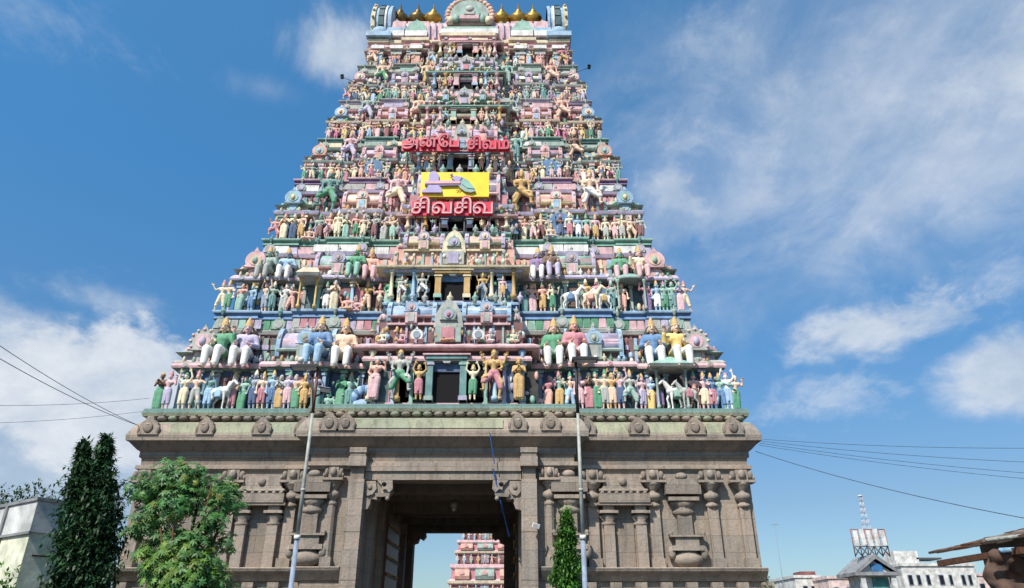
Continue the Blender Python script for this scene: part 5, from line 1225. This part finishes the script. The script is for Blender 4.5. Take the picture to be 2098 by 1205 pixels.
# a few low bushes at the frame's lower edge and on roofs
def bush(loc, rx, ry, rz, n, base, label, L_=.12, cat='plant', name='bush', seed=0):
    r_ = empty(name, loc); tag(r_, label, cat); st = MB()
    for i in range(7):
        a = rnd.uniform(0,6.28); st.rod((0,0,0),(rx*.8*math.cos(a),ry*.8*math.sin(a),rz*rnd.uniform(.6,1.4)),.025,'brown',5,.006)
    st.build('stem', M_bark, r_)
    vs, fs, cs = [], [], []
    for i in range(n):
        v = rv(); k = rnd.uniform(.3,1.05); c = Vector((v.x*rx*k, v.y*ry*k, rz*(.9+v.z*k*.8))); c.z += .3*rz*math.sin(c.x*7/rx)
        cb = gcol(base,.4)
        for j in range(4): leaf(vs, fs, cs, c, rv()+v*.6, Vector((0,0,1)), L_*rnd.uniform(.7,1.3), L_*.4, cb)
    leaf_obj(vs, fs, cs, 'foliage', r_)

# ------------------------------------------------------------------ house at the left with roof parapet
P['wcream'] = rgb(228,226,198); P['wgrey'] = rgb(214,212,206); P['wgrey2']=rgb(150,150,150)
Yh = 21.0; cnr = at(62,1090,Yh); r_ = empty('cream_house', (cnr.x, Yh, 0)); ang = R(-35)
tag(r_, 'cream house with a stained grey concrete roof parapet at the left edge', 'house'); r_.rotation_euler = (0,0,ang)
zw = cnr.z; zp_ = at(0,1026,Yh).z
m = MB(); m.box(-9,0,0,2.1,0,zw,'wcream'); m.build('wall', M_plain, r_)         # corner at origin: one face to -y, one to +x
m = MB(); m.box(-9,.04,-.04,.16,zw,zp_,'wgrey'); m.box(-.12,.04,.16,2.1,zw,zp_,'wgrey'); m.box(-9.05,.09,-.09,.2,zp_,zp_+.09,'wgrey2'); m.box(-.16,.09,.2,2.1,zp_,zp_+.09,'wgrey2'); m.box(-9,.07,-.07,.0,zw-.05,zw+.02,'wgrey2')
m.box(.041,.10,.95,1.10,zw-.2,zp_+.1,'wgrey2'); m.box(-.3,.14,1.12,1.55,zw+.15,zp_+.12,'wgrey'); m.box(-1.9,-1.75,-.10,-.041,zw-.2,zp_,'wgrey2')
m.box(-.001,.06,1.7,2.1,zw+.30,zw+.36,'wgrey2'); m.box(-9,.02,1.94,2.1,zw,zp_,'wgrey')
m.build('roof_parapet', M_plain, r_)
m = MB(); m.box(-9,.0,.17,1.9,zw,zw+.05,'wgrey2'); m.build('roof', M_plain, r_)
m = MB(); m.box(-3.2,-1.6,-.55,0.0,2.4,2.5,'brown'); m.prismx(-3.3,-1.5,[(-.7,2.35),(-.66,2.30),(0,2.78),(0,2.86)],'salmon'); m.build('window_hood', M_plain, r_)
m = MB()
for z in (2.5,3.55):
    m.rod((.03,.2,z),(.03,2.0,z),.03,'dark'); 
m.rod((.04,1.0,3.55),(.5,.6,2.55),.03,'dark'); m.rod((.04,.3,2.5),(.04,1.9,3.55),.03,'dark'); m.rod((.04,1.8,2.5),(.04,1.8,3.6),.03,'dark'); m.ell((.12,1.1,2.45),.12,.12,.07,'dark',8,5)
m.build('cable_bracket', M_metal, r_)
b_ = at(40,1012,22.6); bush((b_.x,22.8,b_.z-.75), 1.0,.5,.62,230,(.05,.09,.03),'scrubby plants growing on the roof behind the grey parapet',.14)
b_ = at(118,1005,22.6); bush((b_.x,22.9,b_.z-.75), .55,.4,.62,60,(.05,.10,.03),'thin plant sprig on the roof end next to the evergreen',.14)
b_ = at(14,1195,12); bush((b_.x-.1,12,b_.z-1.0), .32,.3,.72,160,(.12,.24,.03),'bright green bush in the bottom left corner',.10)

# ------------------------------------------------------------------ low tiled shelter at the right edge
Yr = 15.0; a = at(1975,1118,Yr); b = at(2098,1092,Yr)
P['tile'] = rgb(118,98,84); P['tile2'] = rgb(150,140,130); P['tarp'] = rgb(150,100,78)
r_ = empty('tiled_shelter', (b.x+.6, Yr, 0)); tag(r_, 'dark weathered tiled shed roof on posts at the lower right edge', 'shed')
ox = b.x+.6; m = MB()
zt_ = at(0,1098,Yr).z
for i in range(26):                                   # sloping roof falling to the left and to the front, made of tile courses
    for j in range(7):
        x = (a.x-ox)+.62+i*.17; z = zt_-.10+ (i*.17)*.22 - j*.0
        m.obox(Vector((x, -1.0+j*.5, z+rnd.uniform(-.02,.02))), .22,.52,.05, Euler((R(rnd.uniform(-3,3)), -R(12)+R(rnd.uniform(-4,4)), R(rnd.uniform(-3,3)))), rnd.choice(['tile','tile2','brown','tile']))
m.build('roof', M_stone, r_)
m = MB(); m.rod((a.x-ox-.1,-.9,zt_-.18),(a.x-ox+2.5,-.9,zt_+.10),.035,'grey'); m.rod((a.x-ox+.3,-.6,zt_-.34),(a.x-ox+1.2,-.6,zt_-.30),.05,'lblue'); m.box(a.x-ox+.55,a.x-ox+3.5,-1.1,-1.0,zt_-.45,zt_-.15,'brown')
m.box(a.x-ox+.5,a.x-ox+.62,-.9,2.0,zt_-.42,zt_-.30,'brown'); m.build('rafter', M_bark, r_)
m = MB(); m.box(-.0,.14,-.9,-.76,0,zt_+.2,'brown'); m.build('post', M_bark, r_)
m = MB(); m.box(-.2,3.2,.6,2.2,0,zt_+.1,'stone2'); m.build('wall', M_plain, r_)
t_ = MB()
for i in range(30): t_.cap((rnd.uniform(-.22,.30),rnd.uniform(-.2,.2),1.55+i*.04),.07+.10*rnd.random(),(rnd.uniform(-.1,.5),rnd.uniform(-.2,.2),1.6+i*.042),.06+.10*rnd.random())
me = melt(t_,.05,1500,'tarpaulin'); o = bpy.data.objects.new('tarpaulin', me); C.objects.link(o); o.location = (at(2078,1170,Yr-.7).x,Yr-.3,.15); o.data.materials.clear(); o.data.materials.append(M_tarp); tag(o,'crumpled brown tarpaulin bundle hanging under the tiled shed roof','tarpaulin')

# ------------------------------------------------------------------ distant town at the right
P['bw'] = rgb(226,222,214,1.0); P['bp'] = rgb(232,205,195); P['br'] = rgb(150,95,88)
def block(px0, px1, pyt, Y, wall, label, dep=10, wins=(2,4), roofbits=(), name='town_building', py_w=None):
    a, b = at(px0,pyt,Y), at(px1,pyt,Y); w = b.x-a.x; r_ = empty(name, ((a.x+b.x)/2, Y, 0)); tag(r_, label, 'building', 'distant town buildings')
    m = MB(); m.box(-w/2,w/2,0,dep,0,a.z,wall); m.build('wall', M_plain, r_)
    m = MB(); m.box(-w/2-.15,w/2+.15,-.15,.15,a.z,a.z+.35,wall); m.box(-w/2-.15,-w/2+.15,.15,dep,a.z,a.z+.35,wall); m.box(w/2-.15,w/2+.15,.15,dep,a.z,a.z+.35,wall); m.build('roof_parapet', M_plain, r_)
    nr, nc = wins
    for i in range(nr):
        for j in range(nc):
            x = -w/2+w*(j+.5)/nc; z = a.z-1.6-i*3.0; ww = min(.38,w/nc*.22)*rnd.uniform(.7,1.2); x += rnd.uniform(-.5,.5)*w/nc*.5
            m = MB(); m.box(x-ww,x+ww,-.06,.02,z-.6,z+.6,'bgrey'); fo = m.build('window', M_plain, r_)
            m = MB(); m.box(x-ww+.08,x+ww-.08,-.09,-.055,z-.52,z+.52,'dark'); m.build('pane', M_sign, fo)
    for (q0,q1,h0,h1,c) in roofbits:
        m = MB(); m.box(-w/2+w*q0,-w/2+w*q1,1,4,a.z+h0,a.z+h1,c); m.build('roof_room', M_plain, r_)
    return r_
block(1845,1995,1160,95,'bw','long white block with small dark windows and flat roof rooms, right of the gabled kiosk',12,(2,7),((.0,.33,.0,1.9,'bw'),(.30,.65,.9,1.1,'steel')))
block(1975,2045,1180,110,'bp','pale pinkish block partly behind the tiled shed',10,(1,3),((.2,.5,0,1.2,'bgrey'),))
block(1696,1768,1186,100,'bp','low pinkish building left of the gabled kiosk',10,(1,3))
block(1628,1678,1184,105,'bw','small white building with red roof box, right of the tower base',10,(1,2),((.4,1.0,0,.9,'br'),))
block(1604,1640,1196,120,'bw','tiny white flat roof beside the tower base',10,(1,1))
# gabled kiosk with hoarding and mast
Yk = 80.0; a = at(1750,1172,Yk); b = at(1843,1172,Yk); cx = (a.x+b.x)/2; w = (b.x-a.x)/2; r_ = empty('gabled_tower_house', (cx,Yk,0)); tag(r_, 'grey gabled roof turret on columns carrying a hoarding, far right', 'building', 'distant town buildings')
zg = a.z; za = at(0,1135,Yk).z
m = MB()
m.prismx(-w,w,[(0,0)]*0+[(-.3,zg-.35),(4.6,zg-.35),(4.6,zg),(-.3,zg)],'wgrey2')
m.add([(-w,-.3,zg),(w,-.3,zg),(0,-.3,za),(-w,4.6,zg),(w,4.6,zg),(0,4.6,za),(-w+.5,-.3,zg),(w-.5,-.3,zg),(0,-.3,za-.5)],[(0,6,8,2),(6,7,8)[:0] or (7,1,2,8),(0,2,5,3),(1,4,5,2),(3,5,4)],'wgrey2')
m.build('roof', M_plain, r_)
m = MB(); m.prismy(.2,4.2,[(-w+.7,zg),(w-.7,zg),(0,za-.7)],'bw'); m.box(-.5,.7,-.0,.3,zg,za-1.0,'blue'); m.build('gable_wall', M_plain, r_)
m = MB(); m.box(-w+1.0,w-1.0,.6,4,0,zg-.35,'bw'); m.box(-.4,1.2,.5,.7,zg-3,zg-.5,'teal'); m.build('wall', M_plain, r_)
for q in (-1,1):
    m = MB(); m.box(q*(w-.8)-.25,q*(w-.8)+.25,-.1,.4,0,zg-.35,'wgrey'); m.build('column', M_plain, r_)
hb_ = empty('hoarding', (at(1795,1135,Yk).x, Yk+1.0, za-.1)); tag(hb_, 'rusty framed white hoarding panels above the gabled turret', 'hoarding')
x0 = at(1757,1110,Yk).x-hb_.location.x; x1 = at(1828,1110,Yk).x-hb_.location.x; zb_ = at(0,1117,Yk).z-za+.1; zt_ = at(0,1082,Yk).z-za+.1
for i in range(5):
    xa = x0+(x1-x0)*i/5; m = MB(); m.obox(Vector((xa+(x1-x0)/10,0,(zb_+zt_)/2+rnd.uniform(-.1,.1))),(x1-x0)/5-.25,.12,(zt_-zb_)*rnd.uniform(.9,1.05),Euler((0,R(rnd.uniform(-4,4)),0)),'bw'); m.build('panel', M_plain, hb_)
m = MB()
for i in range(6): xa = x0+(x1-x0)*i/5; m.rod((xa,.15,-.1),(xa,.15,zt_),.055,'br')
for z in (0,.5,1): m.rod((x0,.18,zb_+(zt_-zb_)*z),(x1,.18,zb_+(zt_-zb_)*z),.05,'br')
for i in range(5): xa = x0+(x1-x0)*i/5; xb = x0+(x1-x0)*(i+1)/5; m.rod((xa,.15,0),(xb,.15,zb_),.06,'steel'); m.rod((xb,.15,0),(xa,.15,zb_),.06,'steel')
m.build('lattice_frame', M_metal, hb_)
p0 = at(1792,1082,Yk); r_ = empty('antenna_mast', (p0.x+.2, Yk+2.2, p0.z-2.0)); tag(r_, 'thin red and white lattice antenna mast rising behind the hoarding', 'antenna mast')
Hm = at(0,1010,Yk).z-p0.z+2.0; m = MB(); segs = 9
for i in range(segs):
    z0_, z1_ = Hm*i/segs, Hm*(i+1)/segs; wA = .42*(1-i/segs*.75); wB = .42*(1-(i+1)/segs*.75); c = 'wgrey' if i % 2 else 'bp'  # red and white paled towards grey, distance haze put into the colour
    ca = [(-wA,-wA),(wA,-wA),(wA,wA),(-wA,wA)]; cb = [(-wB,-wB),(wB,-wB),(wB,wB),(-wB,wB)]
    for k in range(4): m.rod((*ca[k],z0_),(*cb[k],z1_),.022,c); m.rod((*ca[k],z0_),(*cb[(k+1)%4],z1_),.014,c)
m.build('lattice', M_metal, r_)
m = MB(); m.lathe(0,0,[(.1,Hm-.1),(.25,Hm+.0),(.25,Hm+.1),(.1,Hm+.15)],'bw',10); m.build('dish', M_metal, r_)
p0 = at(1600,1170,60); r_ = empty('thin_mast',(p0.x,60,0)); tag(r_,'very thin faint pole leaning above the roofs right of the tower','mast'); m = MB(); m.rod((0,0,0),(at(1586,1070,60).x-p0.x,0,at(0,1070,60).z),.022,'bgrey'); m.rod((at(1586,1070,60).x-p0.x-.3,0,at(0,1075,60).z),(at(1586,1070,60).x-p0.x+.3,0,at(0,1075,60).z),.015,'bgrey'); m.build('pole', M_metal, r_)
# corner stub with weeds right of the base
bb = at(1556,1196,27); bush((bb.x+.3,27.2,bb.z-.9),.35,.3,.7,90,(.05,.11,.03),'small weeds at the right foot of the stone base',.12)
b_ = at(530,1203,22); bush((b_.x,22,b_.z-1.25), .3,.3,.75,60,(.10,.22,.03),'single green sprig before the stone base, right of the bushy tree',.12)

# ------------------------------------------------------------------ second tower seen through the gate
Y2 = 92.0; cx2 = at(992,1150,Y2).x; r_ = empty('far_temple_tower', (cx2, Y2+6, 0)); tag(r_, 'distant pink and peach tiered temple tower seen through the gate passage', 'temple tower')
zA = at(0,1205,Y2).z-1.2
hwA = (at(992,1205,Y2).x-at(915,1205,Y2).x)
zs = [0, zA-3.5, zA, at(0,1152,Y2).z, at(0,1100,Y2).z, at(0,1058,Y2).z, at(0,1022,Y2).z, at(0,1000,Y2).z]
ws = [hwA*1.25, hwA*1.15, hwA*1.0, hwA*.84, hwA*.68, hwA*.54, hwA*.42, hwA*.32]
fc = ['salmon','peach','pink','rose','lilac','cream','mint','lblue']
for i in range(7):
    z0_, z1_, w0 = zs[i], zs[i+1], ws[i]; H_ = z1_-z0_; m = MB(); pl = [(-w0,-w0*.8),(w0,-w0*.8),(w0,w0*.8),(-w0,w0*.8)]
    m.loft(pl, [(-.2,z0_,'maroon'),(-.2,z0_+.4*H_,'pink'),(.1,z0_+.45*H_,'cream'),(.15,z0_+.52*H_,'pink'),(-.3,z0_+.58*H_,'rose'),(-.4,z0_+.85*H_,'white'),(-.15,z0_+.9*H_,'pink'),(-.2,z1_,'grey')])
    to = m.build('storey', M_paint, r_)
    if i:
        m = MB()
        for q in (-.62,.0,.62):
            ww = w0*(.20 if q else .26); x = q*w0
            m.prismx(x-ww,x+ww,[(-w0*.8-.15,z0_+.56*H_),(-w0*.8-.3,z0_+.66*H_),(-w0*.8-.05,z0_+.84*H_),(-w0*.8+.5,z0_+.86*H_),(-w0*.8+.5,z0_+.56*H_)],'salmon' if q else 'ggrey')
            kudu(m, x, -w0*.8-.25, z0_+.74*H_, ww*.30, 'pink','salmon')
            m.box(x-.5,x+.5,-w0*.8-.1,-w0*.8+.2,z0_+.06*H_,z0_+.38*H_,'bgrey' if not q else 'maroon')
        m.build('shrine_row', M_paint, to)
        for k in range(9):
            x = -w0*.92+w0*1.84*k/8
            o = None
            for pn, me, ck, _ in V[rnd.choice(['calm','wave','lady','open'])]:
                q = bpy.data.objects.new('relief_figure' if pn == 'body' else pn, me); C.objects.link(q)
                q.color = P[rnd.choice(['peach','pink','salmon','cream','white','ggrey'])] if pn == 'body' else P[rnd.choice(['salmon','rose','mint','lblue','gold'])]
                if o is None: o = q; q.parent = r_; q.location = (x,-w0*.8-.12,z0_+.0); q.scale = (.38*H_,)*3
                else: q.parent = o
# back wall of the town so that the passage shows more than sky lower down
